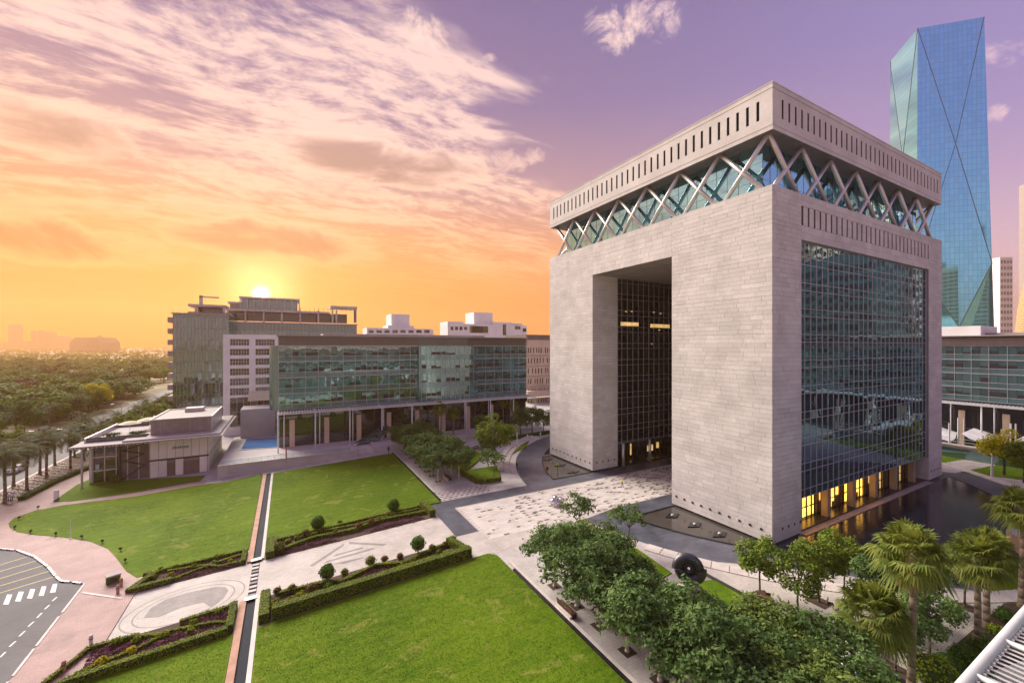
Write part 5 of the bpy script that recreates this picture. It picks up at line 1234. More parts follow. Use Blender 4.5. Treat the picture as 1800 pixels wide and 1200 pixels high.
for i, (x, y, s_, k, lb) in enumerate([(43.0, 24.8, 1.03, 'leaf_b', 'round light green tree on the south walk nearest the ring sculpture'), (43.0, 21.1, 1.05, 'leaf_b', 'round green tree with dark trunk, second along the south walk'), (47.4, 21.4, 1.12, 'leaf_b', 'round green tree behind the second tree of the walk'), (51.2, 20.8, 1.05, 'leaf_b', 'round green tree nearest the dark pool below the gate corner'), (47.6, 17.0, 1.0, 'leaf_a', 'dark tree in the shade behind the front palms'), (51.0, 15.4, 1.02, 'leaf_a', 'dark tree between the front palms and the palm pair'), (46.6, 13.0, 1.0, 'leaf_a', 'dark tree low behind the front palm trunks'), (42.7, 13.9, .78, 'leaf_a', 'small dark tree in the mulch pit between the front palm trunks'), (55.6, 17.2, 1.0, 'leaf_b', 'round green tree left of the palm pair by the pool'), (59.3, 14.0, .95, 'leaf_a', 'dark tree behind the palm pair')]):
    tree('walk_tree', 'round', i % 3, lb, (x, y, .02), s_, k if k != 'leaf_b' else None, 'round trees of the south walk')
# bare sapling
sp = thing('sapling', 'bare thin sapling in a mulch pit by the wooden tables', 'tree', (43.4, 18.0, .02)); MB().path([(0, 0, 0), (.05, .02, 1.6), (.0, .1, 3.4)], [.05, .04, .015], 6).build('trunk', M['bark'], sp)
rngs = np.random.default_rng(9); P_, d_ = shell(rngs, 60, (0, .05, 2.6), (.35, .35, .9), .2); link('crown', quads_mesh('crown', leaf_quads(rngs, P_, d_, .2, .09), M['leaf_a']), sp)
# garden trees north
x_, y_ = PG(868, 815); tree('garden_tree', 'broad', 0, 'large yellow green tree before the office canopy', (x_, y_, 0), 1.18, 'leaf_y2' if 'leaf_y2' in M else 'leaf_b')
x_, y_ = PG(862, 822); tree('garden_tree', 'round', 1, 'dark green tree at the foot of the yellow green tree', (x_ - .5, y_, .2), .95, 'leaf_a')
x_, y_ = PG(868, 845); tree('garden_tree', 'young', 0, 'pale spreading tree in the hedged planter by the curved steps', (x_, y_, .2), 1.25)
for i, (u, v, s_) in enumerate([(915, 765, .8), (935, 762, .85), (955, 764, .8), (752, 776, .55), (845, 770, .7)]):
    x_, y_ = PG(u, v); tree('garden_tree', 'broad', 1, ['dense dark tree right of the fan palms, nearest the palms', 'dense dark tree in the middle of the clump left of the gate', 'dense dark tree touching the left edge of the gate', 'small dark tree behind the north tree walk', 'dark tree left of the yellow green tree'][i], (x_, y_, 0), s_, 'leaf_a', 'dense trees by the office block')
# east side
x_, y_ = PG(1765, 835); tree('garden_tree', 'broad', 0, 'yellow leaved tree beyond the dark pool at the right edge', (x_, y_, 0), 1.0, 'leaf_y')
x_, y_ = PG(1800, 848); tree('garden_tree', 'broad', 1, 'green tree at the right edge beside the yellow leaved tree', (x_, y_, 0), .8, 'leaf_b')

# the wooded park beyond the avenue: nearer trees one by one, the far wood as one mass
rp = random.Random(21)
spots = []
for k in range(900):
    if len(spots) > 285: break
    v = 640 + 104 * rp.random() ** 1.15; u = rp.uniform(-90, 318)
    X, Y = unproj(u, v, -1.7)
    if X > -72 or (v > 724 and u > 170): continue
    if any((X - a) ** 2 + (Y - b) ** 2 < (4.0 if v > 690 else 6.0) ** 2 for a, b, *_ in spots): continue
    if 676 < v < 690 and 190 < u < 300: continue
    spots.append((X, Y, u, v))
for X, Y, u, v in spots:
    q = rp.random(); mt = 'leaf_br' if q < .12 else 'leaf_a' if q < .34 else 'leaf_b' if q < .46 else 'leaf_o'
    tree('park_tree', 'thicket', rp.randrange(3), {'leaf_br': 'brownish bushy tree in the park beyond the avenue', 'leaf_a': 'dark green bushy tree in the park beyond the avenue', 'leaf_b': 'fresh green bushy tree in the park beyond the avenue', 'leaf_o': 'olive green bushy tree in the park beyond the avenue'}[mt], (X, Y, -1.7), rp.uniform(1.35, 2.1), mt, {'leaf_br': 'brownish park trees', 'leaf_a': 'dark green park trees', 'leaf_b': 'fresh green park trees', 'leaf_o': 'olive park trees'}[mt], szk=rp.uniform(.8, 1.05))
for i in range(11): tree('avenue_tree', 'broad', i % 2, 'full green tree between avenue and park, %s from the left edge' % ORD[i], (-72.5 + (i % 3) * 1.5, 118 + i * 11.5, -1.7), 1.0 + .12 * (i % 3), ('leaf_o', 'leaf_b', 'leaf_a')[i % 3], 'trees between avenue and park')
for i in range(9): tree('avenue_tree', 'thicket', i % 3, 'bushy tree on the verge behind the pavilion, %s along the avenue' % ORD[i], (-42.5 + 1.5 * (i % 2), 146 + i * 12.5, -1.6), 1.25 + .2 * (i % 2), ('leaf_o', 'leaf_b')[i % 2], 'bushy trees behind the pavilion')
X, Y = unproj(172, 722, -1.7); tree('park_tree', 'broad', 1, 'bright yellow tree standing out of the park beyond the avenue', (X, Y, -1.7), 1.25, 'leaf_y')
X, Y = unproj(20, 800, -1.7); tree('park_tree', 'broad', 0, 'fresh green tree behind the date palms at the left edge', (X, Y, -1.7), .8, 'leaf_b')
X, Y = unproj(60, 795, -1.7); tree('park_tree', 'thicket', 0, 'fresh green low tree behind the date palms', (X, Y, -1.7), .9, 'leaf_b')
rngf = np.random.default_rng(4); cs = []
for k in range(2600):
    v = 611.5 + 42 * rngf.random() ** 1.6; u = rngf.uniform(-140, 330); X, Y = unproj(u, v, -1.7); dd = X * SY + Y * CY
    if (634 < v < 637 and 60 < u < 250) or (624 < v < 625.5): continue
    s_ = rngf.uniform(3.0, 5.4) * (1 + dd / 3500); n = int(10 + 1800 / dd); P_, d_ = shell(rngf, n, (X, Y, 2.6 + dd / 1800), (s_, s_, s_ * .75), .5, .5)
    cs.append(leaf_quads(rngf, P_, d_ + rngf.normal(size=(n, 3)) * .5, 2.1 * (1 + dd / 1500), 1.5 * (1 + dd / 1500)))
tag(link('far_wood', quads_mesh('far_wood', np.concatenate(cs), M['leaf_o'])), 'olive green wood stretching to the hazy horizon', 'wood', kind='stuff')

slab('park_floor', [(-66.5, 60), (-66.5, 900), (-400, 900), (-900, 700), (-900, 60)], 0, 0, M['park'], flat=-1.70)
# hedges: clipped bodies bristling with small leaves
def hedge(name, label, pts, w, h, mat='leaf_h', parent=None, dens=75, cat='hedge', group=None, h0=.1):
    rng = np.random.default_rng(int(abs(pts[0][0]) * 13 + abs(pts[0][1]) * 7 + len(pts))); t = thing(name, label, cat, group=group) if parent is None else parent
    body = MB(); C = []; N = []
    for (xa_, ya_), (xb_, yb_) in zip(pts, pts[1:]):
        a = np.array([xa_, ya_, 0.0]); b = np.array([xb_, yb_, 0.0]); L = np.linalg.norm(b - a); d = (b - a) / L; n_ = np.array([-d[1], d[0], 0])
        za, zb = gz(xa_) + h0, gz(xb_) + h0; c = (a + b) / 2; c[2] = (za + zb) / 2 + h / 2; sl = np.array([d[0], d[1], (zb - za) / L])
        body.obox(tuple(c), tuple(sl), tuple(n_), (0, 0, 1), L / 2, w / 2 - .05, h / 2 - .05)
        for nn, area, gen in ((np.array([0, 0, 1.0]), L * w, lambda k: (rng.uniform(0, L, k), rng.uniform(-w / 2, w / 2, k), np.full(k, h))), (n_, L * h, lambda k: (rng.uniform(0, L, k), np.full(k, w / 2), rng.uniform(0, h, k))), (-n_, L * h, lambda k: (rng.uniform(0, L, k), np.full(k, -w / 2), rng.uniform(0, h, k))), (d, w * h, lambda k: (np.full(k, L), rng.uniform(-w / 2, w / 2, k), rng.uniform(0, h, k))), (-d, w * h, lambda k: (np.full(k, 0.0), rng.uniform(-w / 2, w / 2, k), rng.uniform(0, h, k)))):
            k = int(area * dens); s_, o_, z_ = gen(k); P_ = a + d * s_[:, None] + n_ * o_[:, None]; P_[:, 2] = za + (zb - za) * s_ / L + z_; C.append(P_ + rng.normal(size=(k, 3)) * .022); N.append(nn + rng.normal(size=(k, 3)) * (.28 if nn[2] > .5 else .5))
    body.build('stems', M['hedge_core'], t); link('foliage', quads_mesh('foliage', leaf_quads(rng, np.concatenate(C), np.concatenate(N), rng.uniform(.11, .19, sum(map(len, C))), .10), M[mat]), t); return t
M['hedge_core'] = pmat('hedge_inside', (.035, .055, .010), .95, .3, 3)
def cover(name, label, poly, mat, dens=26, h=.3, lift=.1, size=.24):
    """a patch of low ground cover: nobody could count its leaves"""
    rng = np.random.default_rng(int(abs(poly[0][0] * 31 + poly[0][1] * 17))); xs = [p[0] for p in poly]; ys = [p[1] for p in poly]; A = []
    area = (max(xs) - min(xs)) * (max(ys) - min(ys)); k = int(area * dens * 2); X = rng.uniform(min(xs), max(xs), k); Y = rng.uniform(min(ys), max(ys), k); ins = np.zeros(k, bool)
    for (x0, y0), (x1, y1) in zip(poly, poly[1:] + poly[:1]): cnd = ((y0 > Y) != (y1 > Y)) & (X < (x1 - x0) * (Y - y0) / (y1 - y0 + 1e-9) + x0); ins ^= cnd
    X, Y = X[ins], Y[ins]; Zb = np.array([gz(q) for q in X]) + lift + rng.random(len(X)) * h * (.6 + .5 * np.sin(X * 3) * np.sin(Y * 3.3)); C = np.stack([X, Y, Zb], 1)
    return tag(link(name, quads_mesh(name, leaf_quads(rng, C, np.array([0, 0, 1.0]) + rng.normal(size=C.shape) * .7, size, size * .55), M[mat])), label, 'ground cover', kind='stuff')
def ball_bush(label, x, y, r, mat, group, name='round_shrub', z=None, squash=.9, n=None):
    rng = np.random.default_rng(int(abs(x) * 97 + abs(y) * 53)); t = thing(name, label, 'shrub', (x, y, gz(x) + .08 if z is None else z), 0, group); n = n or int(420 * r * r + 90)
    P_, d = shell(rng, n, (0, 0, r * squash), (r, r, r * squash), .82, .2); link('foliage', quads_mesh('foliage', leaf_quads(rng, P_, d + rng.normal(size=d.shape) * .45, .20, .13), M[mat]), t)
    MB().ball((0, 0, r * squash), r * .86, r * .86, r * squash * .86, 12, 8).build('stems', M['hedge_core'], t, True); return t
def topiary(label, u, v, r, stem):
    x, y = PG(u, v); t = thing('topiary', label, 'topiary', (x, y, gz(x) + .1), 0, 'clipped ball trees on the axial path'); MB().path([(0, 0, 0), (0, 0, stem + .3)], [.09, .07], 8).build('trunk', M['bark'], t)
    rng = np.random.default_rng(int(u)); P_, d = shell(rng, 1500, (0, 0, stem + r), (r, r, r * 1.02), .93, .1); link('crown', quads_mesh('crown', leaf_quads(rng, P_, d + rng.normal(size=d.shape) * .4, .19, .12), M['leaf_s']), t); MB().ball((0, 0, stem + r), r * .92, n=16, m=10).build('branches', M['hedge_core'], t, True)
topiary('clipped ball tree left of two on the north bed', 559, 933, .86, .25); topiary('clipped ball tree right of two on the north bed', 692, 901, .84, .25); topiary('clipped ball tree left of two on the path by the south bed', 575, 1026, .74, .55); topiary('clipped ball tree right of two on the path by the south bed', 735, 976, .80, .65)

# short turf standing up from the lawns, too fine to count
rgz = np.random.default_rng(17); turf = []
def turf_on(x0, x1, y0, y1, dens):
    k = int((x1 - x0) * (y1 - y0) * dens); X = rgz.uniform(x0, x1, k); Y = rgz.uniform(y0, y1, k); Z = np.array([gz(q) for q in X]) + .165 + rgz.uniform(0, .035, k)
    turf.append(leaf_quads(rgz, np.stack([X, Y, Z], 1), np.array([0, 0, 1.0]) + rgz.normal(size=(k, 3)) * .4, rgz.uniform(.07, .15, k), .045))
turf_on(-2.4, 22.8, 22, 46.05, 110); turf_on(-2.4, 22.2, 65.3, 100, 40); turf_on(-16, -4.5, 66, 98, 40); turf_on(-30, -16, 82, 94, 30); turf_on(-15.5, -4.5, 38, 46, 90)
tag(link('grass', quads_mesh('grass', np.concatenate(turf), M['turf'])), 'short green turf blades of the lawns', 'grass', kind='stuff')
# soil beds and their hedges
for nm, q in (('north', rect(-2.4, 20, 60.2, 65.1)), ('south', rect(-2.4, 20, 46.4, 51.3)), ('west_n', rect(-15.2, -4.5, 60.3, 64.2)), ('west_s', [(-17.2, 46.3), (-4.5, 46.3), (-4.5, 51.2), (-15.2, 51.2)])):
    slab('planting_bed', q, .08, .1, M['soil'])
hedge('clipped_hedge', 'tall clipped hedge along the big front lawn', [(-1.3, 46.85), (19.9, 46.85)], .95, 1.15)
hedge('clipped_hedge', 'broad low hedge at the channel end of the south bed', [(-2.0, 46.5), (-2.0, 51.2)], .85, .85)
hedge('clipped_hedge', 'broad hedge at the plaza end of the south bed', [(19.5, 47.4), (18.6, 51.1)], .9, .95)
hedge('clipped_hedge', 'winding low hedge inside the south bed', [(-.9, 50.6), (3.0, 50.2), (5.5, 49.2), (9.2, 50.6), (12.2, 49.2), (17.9, 50.7)], .45, .5)
hedge('clipped_hedge', 'second winding hedge inside the south bed', [(-.6, 48.2), (4.6, 48.3), (9.5, 48.2), (13.5, 48.6), (18.4, 48.9)], .4, .4)
hedge('clipped_hedge', 'broad hedge at the channel end of the north bed', [(-1.9, 60.3), (-1.9, 65.0)], .95, .85)
hedge('clipped_hedge', 'broad hedge at the plaza end of the north bed', [(19.5, 60.5), (19.2, 65.0)], .95, .95)
hedge('clipped_hedge', 'thin hedge between north bed and north lawn', [(-1.2, 64.8), (18.8, 64.8)], .45, .45)
hedge('clipped_hedge', 'winding hedge inside the north bed', [(-1.2, 61.2), (3.2, 62.6), (8.0, 62.0), (12.5, 63.0), (18.8, 62.2)], .5, .5)
hedge('clipped_hedge', 'back winding hedge inside the north bed', [(1.0, 63.8), (5.0, 64.1), (9.0, 63.4), (14.0, 64.1), (18.4, 63.8)], .35, .4)
hedge('clipped_hedge', 'hedge along the front of the west lawn bed', [(-15.3, 60.5), (-11.8, 60.6)], .6, .55); hedge('clipped_hedge', 'low hedge at the car park end of the west lawn bed', [(-15.5, 60.4), (-13.8, 63.6), (-14.9, 63.9)], .65, .5)
hedge('clipped_hedge', 'thin hedge between west bed and west lawn', [(-14.6, 64.0), (-4.9, 64.0)], .4, .4); hedge('clipped_hedge', 'zigzag hedge crossing the west lawn bed', [(-11.8, 60.7), (-9.0, 61.8), (-6.6, 62.6), (-4.9, 62.9)], .3, .36)
hedge('clipped_hedge', 'second zigzag hedge crossing the west lawn bed', [(-12.6, 63.3), (-9.0, 62.4), (-7.2, 61.0), (-4.9, 60.9)], .3, .36); hedge('clipped_hedge', 'broad hedge at the channel end of the west lawn bed', [(-4.8, 60.6), (-4.8, 64.0)], .5, .5)
hedge('clipped_hedge', 'long hedge along the south west lawn corner', [(-18.4, 44.6), (-15.6, 46.3), (-4.9, 46.6)], .65, .7); hedge('clipped_hedge', 'hedge at the channel end of the south west bed', [(-4.8, 46.9), (-4.8, 51.1)], .6, .6)
hedge('clipped_hedge', 'zigzag hedge crossing the south west bed', [(-15.5, 47.4), (-11.6, 48.4), (-9.6, 49.6), (-6.6, 49.0), (-5.2, 48.2)], .3, .36); hedge('clipped_hedge', 'hedge along the path side of the south west bed', [(-17.3, 47.2), (-15.6, 50.8), (-12.5, 50.6), (-10.4, 49.4)], .38, .42)
hedge('clipped_hedge', 'short hedge at the corner of the path side of the south west bed', [(-9.2, 50.8), (-5.2, 51.0)], .42, .4)
for i, q in enumerate([[(-1.0, 60.4), (6.5, 60.4), (4.4, 61.6), (2, 61.6)], [(6, 62.6), (9.5, 62.6), (11.5, 64.2), (7, 63.6)], [(9.5, 60.4), (18.5, 60.4), (17, 61.6), (12, 61.8)], [(5.6, 49.0), (8.6, 50.0), (11.8, 48.9), (9, 48.6)], [(-13.6, 61.2), (-12, 61.2), (-9.2, 62.1), (-12, 63.2)], [(-11, 60.45), (-5.2, 60.45), (-5.2, 60.8), (-7.4, 60.8), (-9, 61.5)], [(-8.4, 62.3), (-5.2, 61.4), (-5.2, 62.6)], [(-15.4, 50.4), (-13, 50.2), (-10.8, 49.2), (-11.8, 48.6), (-15.2, 47.8)], [(-9.2, 50.5), (-5.2, 50.6), (-5.2, 48.5), (-6.8, 49.3)], [(-14, 47.3), (-5.2, 47.2), (-5.2, 47.9), (-9.6, 49.2), (-11.4, 48.1)]]):
    cover('purple_ground_cover', 'purple leaved ground cover, %s patch between the clipped hedges' % ORD[i], q, 'purple', 80, .32, .14, .2)
cover('flower_edging', 'tiny pale flowers edging the north bed along the path', rect(-1.2, 19, 60.12, 60.4), 'palm_dry', 26, .15, .05, .1); cover('flower_edging', 'tiny pale flowers edging the west lawn bed along the path', rect(-11.5, -4.8, 60.2, 60.42), 'palm_dry', 26, .15, .05, .1)
rb = random.Random(12); mats_ = ['leaf_sh', 'leaf_h', 'leaf_red', 'leaf_s', 'leaf_sh', 'leaf_sh']
cw = {'leaf_sh': 'golden green', 'leaf_h': 'bright green', 'leaf_red': 'copper red', 'leaf_s': 'dark green', 'leaf_y': 'yellow'}
def bushes(where, px_list, grp):
    for i, (u, v, r, m_) in enumerate(px_list):
        x, y = PG(u, v, .3); ball_bush('%s round shrub %s from channel in %s' % (cw[m_], ORD[i] if i < 12 else str(i + 1) + 'th', where), x, y, r, m_, grp)
bushes('the north bed', [(490, 968, .75, 'leaf_sh'), (507, 955, .5, 'leaf_sh'), (522, 948, .45, 'leaf_sh'), (537, 940, .55, 'leaf_red'), (562, 935, .4, 'leaf_sh'), (590, 936, .42, 'leaf_sh'), (597, 919, .35, 'leaf_s'), (630, 927, .5, 'leaf_red'), (652, 920, .55, 'leaf_red'), (666, 914, .42, 'leaf_sh'), (682, 905, .4, 'leaf_sh'), (716, 902, .4, 'leaf_sh')], 'round shrubs of the north bed')
bushes('the south bed', [(485, 1066, .6, 'leaf_sh'), (510, 1058, .45, 'leaf_sh'), (528, 1050, .5, 'leaf_y'), (548, 1040, .62, 'leaf_red'), (488, 1040, .42, 'leaf_red'), (513, 1036, .45, 'leaf_sh'), (578, 1034, .5, 'leaf_s'), (606, 1007, .42, 'leaf_sh'), (651, 990, .62, 'leaf_sh'), (676, 984, .42, 'leaf_red'), (703, 979, .4, 'leaf_red'), (710, 995, .45, 'leaf_sh')], 'round shrubs of the south bed')
bushes('the far half of the south bed', [(727, 988, .5, 'leaf_sh'), (760, 966, .5, 'leaf_sh'), (772, 973, .42, 'leaf_sh'), (782, 957, .35, 'leaf_sh'), (797, 948, .4, 'leaf_s'), (812, 969, .38, 'leaf_sh')], 'round shrubs of the south bed')
bushes('the west lawn bed', [(270, 1013, .3, 'leaf_h'), (283, 1000, .3, 'leaf_h'), (301, 1011, .34, 'leaf_y'), (309, 996, .3, 'leaf_h'), (341, 995, .3, 'leaf_h'), (376, 989, .3, 'leaf_h'), (380, 979, .3, 'leaf_h'), (405, 987, .32, 'leaf_h')], 'round shrubs of the west lawn bed')
bushes('the south west bed', [(178, 1165, .42, 'leaf_y'), (204, 1130, .4, 'leaf_h'), (230, 1146, .38, 'leaf_y'), (240, 1125, .35, 'leaf_h'), (289, 1117, .38, 'leaf_h'), (335, 1110, .35, 'leaf_h'), (340, 1095, .35, 'leaf_h'), (385, 1076, .36, 'leaf_h')], 'round shrubs of the south west bed')
# hedges of the tree gardens and verge
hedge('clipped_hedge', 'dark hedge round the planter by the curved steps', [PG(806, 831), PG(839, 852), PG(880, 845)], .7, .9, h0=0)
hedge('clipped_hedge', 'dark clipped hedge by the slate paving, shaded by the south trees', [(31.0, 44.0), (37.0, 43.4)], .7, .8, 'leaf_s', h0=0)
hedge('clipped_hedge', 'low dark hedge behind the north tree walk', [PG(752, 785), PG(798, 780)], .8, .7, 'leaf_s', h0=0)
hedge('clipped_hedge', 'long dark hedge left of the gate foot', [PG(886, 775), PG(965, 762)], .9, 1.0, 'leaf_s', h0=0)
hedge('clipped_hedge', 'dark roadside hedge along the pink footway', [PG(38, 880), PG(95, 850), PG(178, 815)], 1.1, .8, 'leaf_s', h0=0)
cover('verge_planting', 'rough olive planting on the roadside verge under the date palms', [(-46.8, 100), (-41.5, 103.5), (-40.2, 112), (-40, 150), (-46.8, 150)], 'leaf_o', 40, .28, .0, .2)
for i, (u, v, r) in enumerate([(1640, 1195, 1.5), (1668, 1170, .95), (1690, 1152, .8), (1718, 1160, .7), (1735, 1135, .7), (1752, 1108, .65), (1768, 1084, .8), (1722, 1182, .8)]):
    x, y = PG(u, v, .5); ball_bush('rounded green shrub beside the steel canopy, %s from the bottom edge' % ORD[i], x, y, r, 'leaf_h' if i in (0, 5) else 'leaf_s', 'shrubs beside the steel canopy', z=0, squash=.8)
slab('planting_bed', [PG(*k) for k in [(1640, 1215), (1625, 1180), (1712, 1105), (1765, 1060), (1800, 1062), (1800, 1160)]], .03, 0, M['soil'])
cover('shade_planting', 'dark shaded planting between walk and steel canopy', [PG(*k) for k in [(1650, 1195), (1668, 1150), (1712, 1112), (1740, 1110), (1735, 1160)]], 'leaf_a', 22, .5, .05, .3)
for i, (u, v) in enumerate([(203, 846), (212, 840), (196, 843)]): x, y = PG(u, v, .3); ball_bush('dark shrub at the left corner of the pavilion, %s of three' % ORD[i], x, y, .8 - .15 * i, 'leaf_a', 'shrubs at the pavilion corner')
# ------------------------------------------------------------------ sculptures, furniture, lamps, people
# split ring sculpture on its pedestal
x, y = PG(1211, 1046); sc_ = thing('ring_sculpture', 'dark bronze split ring sculpture on a pale pedestal', 'sculpture', (x, y, .1), R(-46))
MB().prism([(-1.0, -.75), (1.0, -.75), (.85, .7), (-.85, .7)], 0, 1.15).build('pedestal', M['curb'], sc_)
def ring_half(a0, a1, dx, ro, name):
    prof = []
    for k in range(13): t = 2 * math.pi * k / 12; prof.append((1.06 + .52 * math.cos(t) * (1.0), .46 * math.sin(t)))
    mb = MB().lathe(prof, (0, 0, 0), 20, a0, a1); n = 13
    for s0 in (0, 20): base = s0 * n; mb.f.append(tuple(base + i for i in range(n - 1)))
    o = mb.build(name, M['bronze'], sc_, True); o.rotation_euler = (R(82), ro, 0); o.location = (dx, 0, 2.66); return o
ring_half(R(0), R(180), -.10, R(-8), 'upper_half'); ring_half(R(180), R(360), .14, R(-8), 'lower_half')
o = MB().lathe([(.74, -.2), (.55, .05), (.36, .2), (.2, .1), (.12, -.15)], (0, 0, 0), 20).build('inner_ring', M['bronze'], sc_, True); o.rotation_euler = (R(82), 0, 0); o.location = (0, .05, 2.66)
# silver bubble sculpture in the plaza
x, y = PG(980, 888); sv = thing('steel_sculpture', 'polished steel tangle of bubbles on the pale plaza', 'sculpture', (x, y, .03))
for c, r in (((-.7, .1, .75), .62), ((.05, -.2, .55), .5), ((.75, .1, .62), .58), ((-.25, .3, 1.15), .42), ((.45, -.3, .98), .36)): MB().ball(c, r, r * 1.1, r * .85, 14, 10, .06).build('bubble', M['chrome'], sv, True)
for k in range(7):
    a = k * .9; pts = [(1.6 * math.cos(a) * math.cos(t) * (1 + .2 * math.sin(3 * t)), 1.1 * math.sin(t + a * .3), .75 + .62 * math.sin(t + a)) for t in [i * .35 for i in range(19)]]
    MB().path(pts, [.022] * 19, 5).build('wire', M['mullion'], sv)
# four pale pillars on a plinth
x, y = PG(1487, 1178); pp = thing('pillar_sculpture', 'four pale fluted pillars on a white plinth by the south walk', 'sculpture', (x, y, .1), R(10))
MB().box(-1.3, 1.3, -.9, .9, 0, .18).build('plinth', M['white'], pp)
for i, (dx_, dy_, h) in enumerate([(-.75, .35, 1.8), (-.25, .5, 2.35), (.2, -.35, 1.75), (.75, .0, 2.25)]): MB().lathe([(.0, h + .18), (.21, h + .16), (.22, h), (.20, h - .05), (.20, .3), (.22, .18)], (dx_, dy_, 0), 16).build('pillar', M['ceramic'], pp, True)
# torus sculpture and lamp on the east lawn
x, y = PG(1728, 806); ts = thing('steel_ring', 'small polished ring sculpture on the far right lawn', 'sculpture', (x, y, .1), R(30)); MB().box(-.8, .8, -.5, .5, 0, .35).build('pedestal', M['curb'], ts); o = MB().lathe([(1.0 + .38 * math.cos(t * .5236), .38 * math.sin(t * .5236)) for t in range(13)], n=20).build('ring', M['chrome'], ts, True); o.rotation_euler = (R(80), 0, 0); o.location = (0, 0, 1.65)
def lamp(label, x, y, h, rz, grp=None, z=0):
    t = thing('lamp_post', label, 'lamp', (x, y, z), rz, grp); MB().lathe([(.22, 0), (.22, h * .45), (.13, h * .5), (.10, h * .9), (0, h * .9)], n=12).build('post', M['ceramic'], t, True); MB().path([(0, 0, h * .88), (.1, 0, h * .97), (.6, 0, h * 1.02), (1.1, 0, h)], [.09, .09, .07, .05], 8).build('arm', M['steel'], t, True); MB().ball((1.15, 0, h - .03), .26, .16, .08).build('lamp_head', M['steel'], t, True); return t
x, y = PG(1744, 838); lamp('pale curved lamp post beyond the dark pool', x, y, 4.4, R(20), 'curved lamp posts')
x, y = PG(909, 790); lamp('pale curved lamp post by the curved steps left of the gate', x, y, 5.2, R(140), 'curved lamp posts')
for i, (u, v) in enumerate([(927, 776), (950, 772)]):
    x, y = PG(u, v); t = thing('bollard_lamp', 'short white bollard lamp by the gate, %s from the palms' % ORD[i], 'lamp', (x, y, 0), 0, 'white bollard lamps'); MB().lathe([(.14, 0), (.14, 1.5), (.2, 1.6), (.2, 1.9), (0, 1.95)], n=10).build('post', M['white'], t, True)
for i, (x, y, h) in enumerate([(-46.4, 128, 9.0), (-46.4, 175, 9.0), (-47, 98, 8.6), (-67, 150, 9)]):
    t = thing('street_lamp', ['street lamp nearest the pavilion on the avenue', 'street lamp far along the avenue', 'street lamp at the left edge of the avenue', 'street lamp on the far side of the avenue'][i], 'lamp', (x, y, -1.6), 0, 'avenue street lamps'); MB().tube((0, 0, 0), (0, 0, h), .12, .07, 8).build('post', M['mullion'], t); MB().tube((0, 0, h), (-2.2, 0, h + .15), .05, n=6).tube((0, 0, h), (2.2, 0, h + .15), .05, n=6).build('arm', M['mullion'], t)
    for s_ in (-1, 1): MB().box(2.2 * s_ - .4, 2.2 * s_ + .4, -.14, .14, h + .05, h + .2).build('lamp_head', M['mullion'], t)
t = thing('road_sign', 'dark square back of a road sign beside the avenue', 'sign', (-46.8, 143, -1.6)); MB().tube((0, 0, 0), (0, 0, 2.2), .06, n=6).build('post', M['mullion'], t); MB().box(-.9, .9, -.05, .05, 2.0, 3.9).build('panel', M['dark_metal'], t)
# lawn spotlights along the west lawn edge
for i, (u, v) in enumerate([(28, 915), (20, 932), (48, 940), (93, 944), (139, 949), (175, 957), (207, 971), (215, 991), (62, 896), (98, 882)]):
    x, y = PG(u, v); t = thing('lawn_spotlight', 'small black spotlight on the west lawn edge, %s around from the tip' % ORD[i], 'lamp', (x + .25, y + .15, gz(x) + .16), i * .7, 'lawn spotlights'); MB().tube((0, 0, -.05), (0, 0, .18), .04, n=6).build('stake', M['dark_metal'], t); MB().tube((-.12, 0, .26), (.16, 0, .36), .13, .16, 10).build('lamp_head', M['black'], t)
# benches, tables, chairs
def bench(label, x, y, rz, z=.03, grp='benches'):
    t = thing('bench', label, 'bench', (x, y, z), rz, grp)
    for k in range(4): MB().box(-1.25, 1.25, -.30 + k * .155, -.17 + k * .155, .42, .48).build('slat', M['wood'], t)
    for s_ in (-1, 1): MB().box(s_ * 1.15 - .08, s_ * 1.15 + .08, -.28, .28, 0, .42).build('leg', M['dark_metal'], t)
    for k in range(2): MB().box(-1.25, 1.25, .30, .35, .58 + k * .17, .70 + k * .17).build('back_slat', M['wood'], t)
    MB().box(-1.3, 1.3, .36, .62, 0, .38).build('kerb_block', M['curb'], t); return t
bench('brown slatted bench on the edge of the big lawn under the trees', 24.0, 32.5, R(90)); bench('brown slatted bench on the north walk near the steps', 27.4, 75.6, R(90), .26); bench('brown slatted bench by the garden tree right of the north lawn', *PG(838, 790), R(30), .05)
def table(label, x, y, rz):
    t = thing('table', label, 'table', (x, y, .02), rz, 'wooden tables of the south walk')
    for k in range(6): MB().box(-.8, .8, -.40 + k * .135, -.28 + k * .135, .71, .75).build('top_slat', M['wood'], t)
    for a in (-.7, .7):
        for b in (-.33, .33): MB().box(a - .03, a + .03, b - .03, b + .03, 0, .71).build('leg', M['dark_metal'], t)
def chair(label, x, y, rz):
    t = thing('chair', label, 'chair', (x, y, .02), rz, 'garden chairs of the south walk'); MB().box(-.24, .24, -.24, .24, .42, .46).build('seat', M['wood'], t); MB().obox((0, .25, .70), (1, 0, 0), (0, .97, .24), (0, -.24, .97), .24, .02, .24).build('backrest', M['wood'], t)
    for a in (-.21, .21):
        for b in (-.21, .21): MB().box(a - .02, a + .02, b - .02, b + .02, 0, .42).build('leg', M['dark_metal'], t)
for i, (u, v) in enumerate([(1442, 1100), (1524, 1140), (1345, 1058)]): table('brown slatted table on the south walk, %s' % ['left of the bare sapling', 'right of the bare sapling', 'beside the tree nearest the ring sculpture'][i], *PG(u, v), R(60))
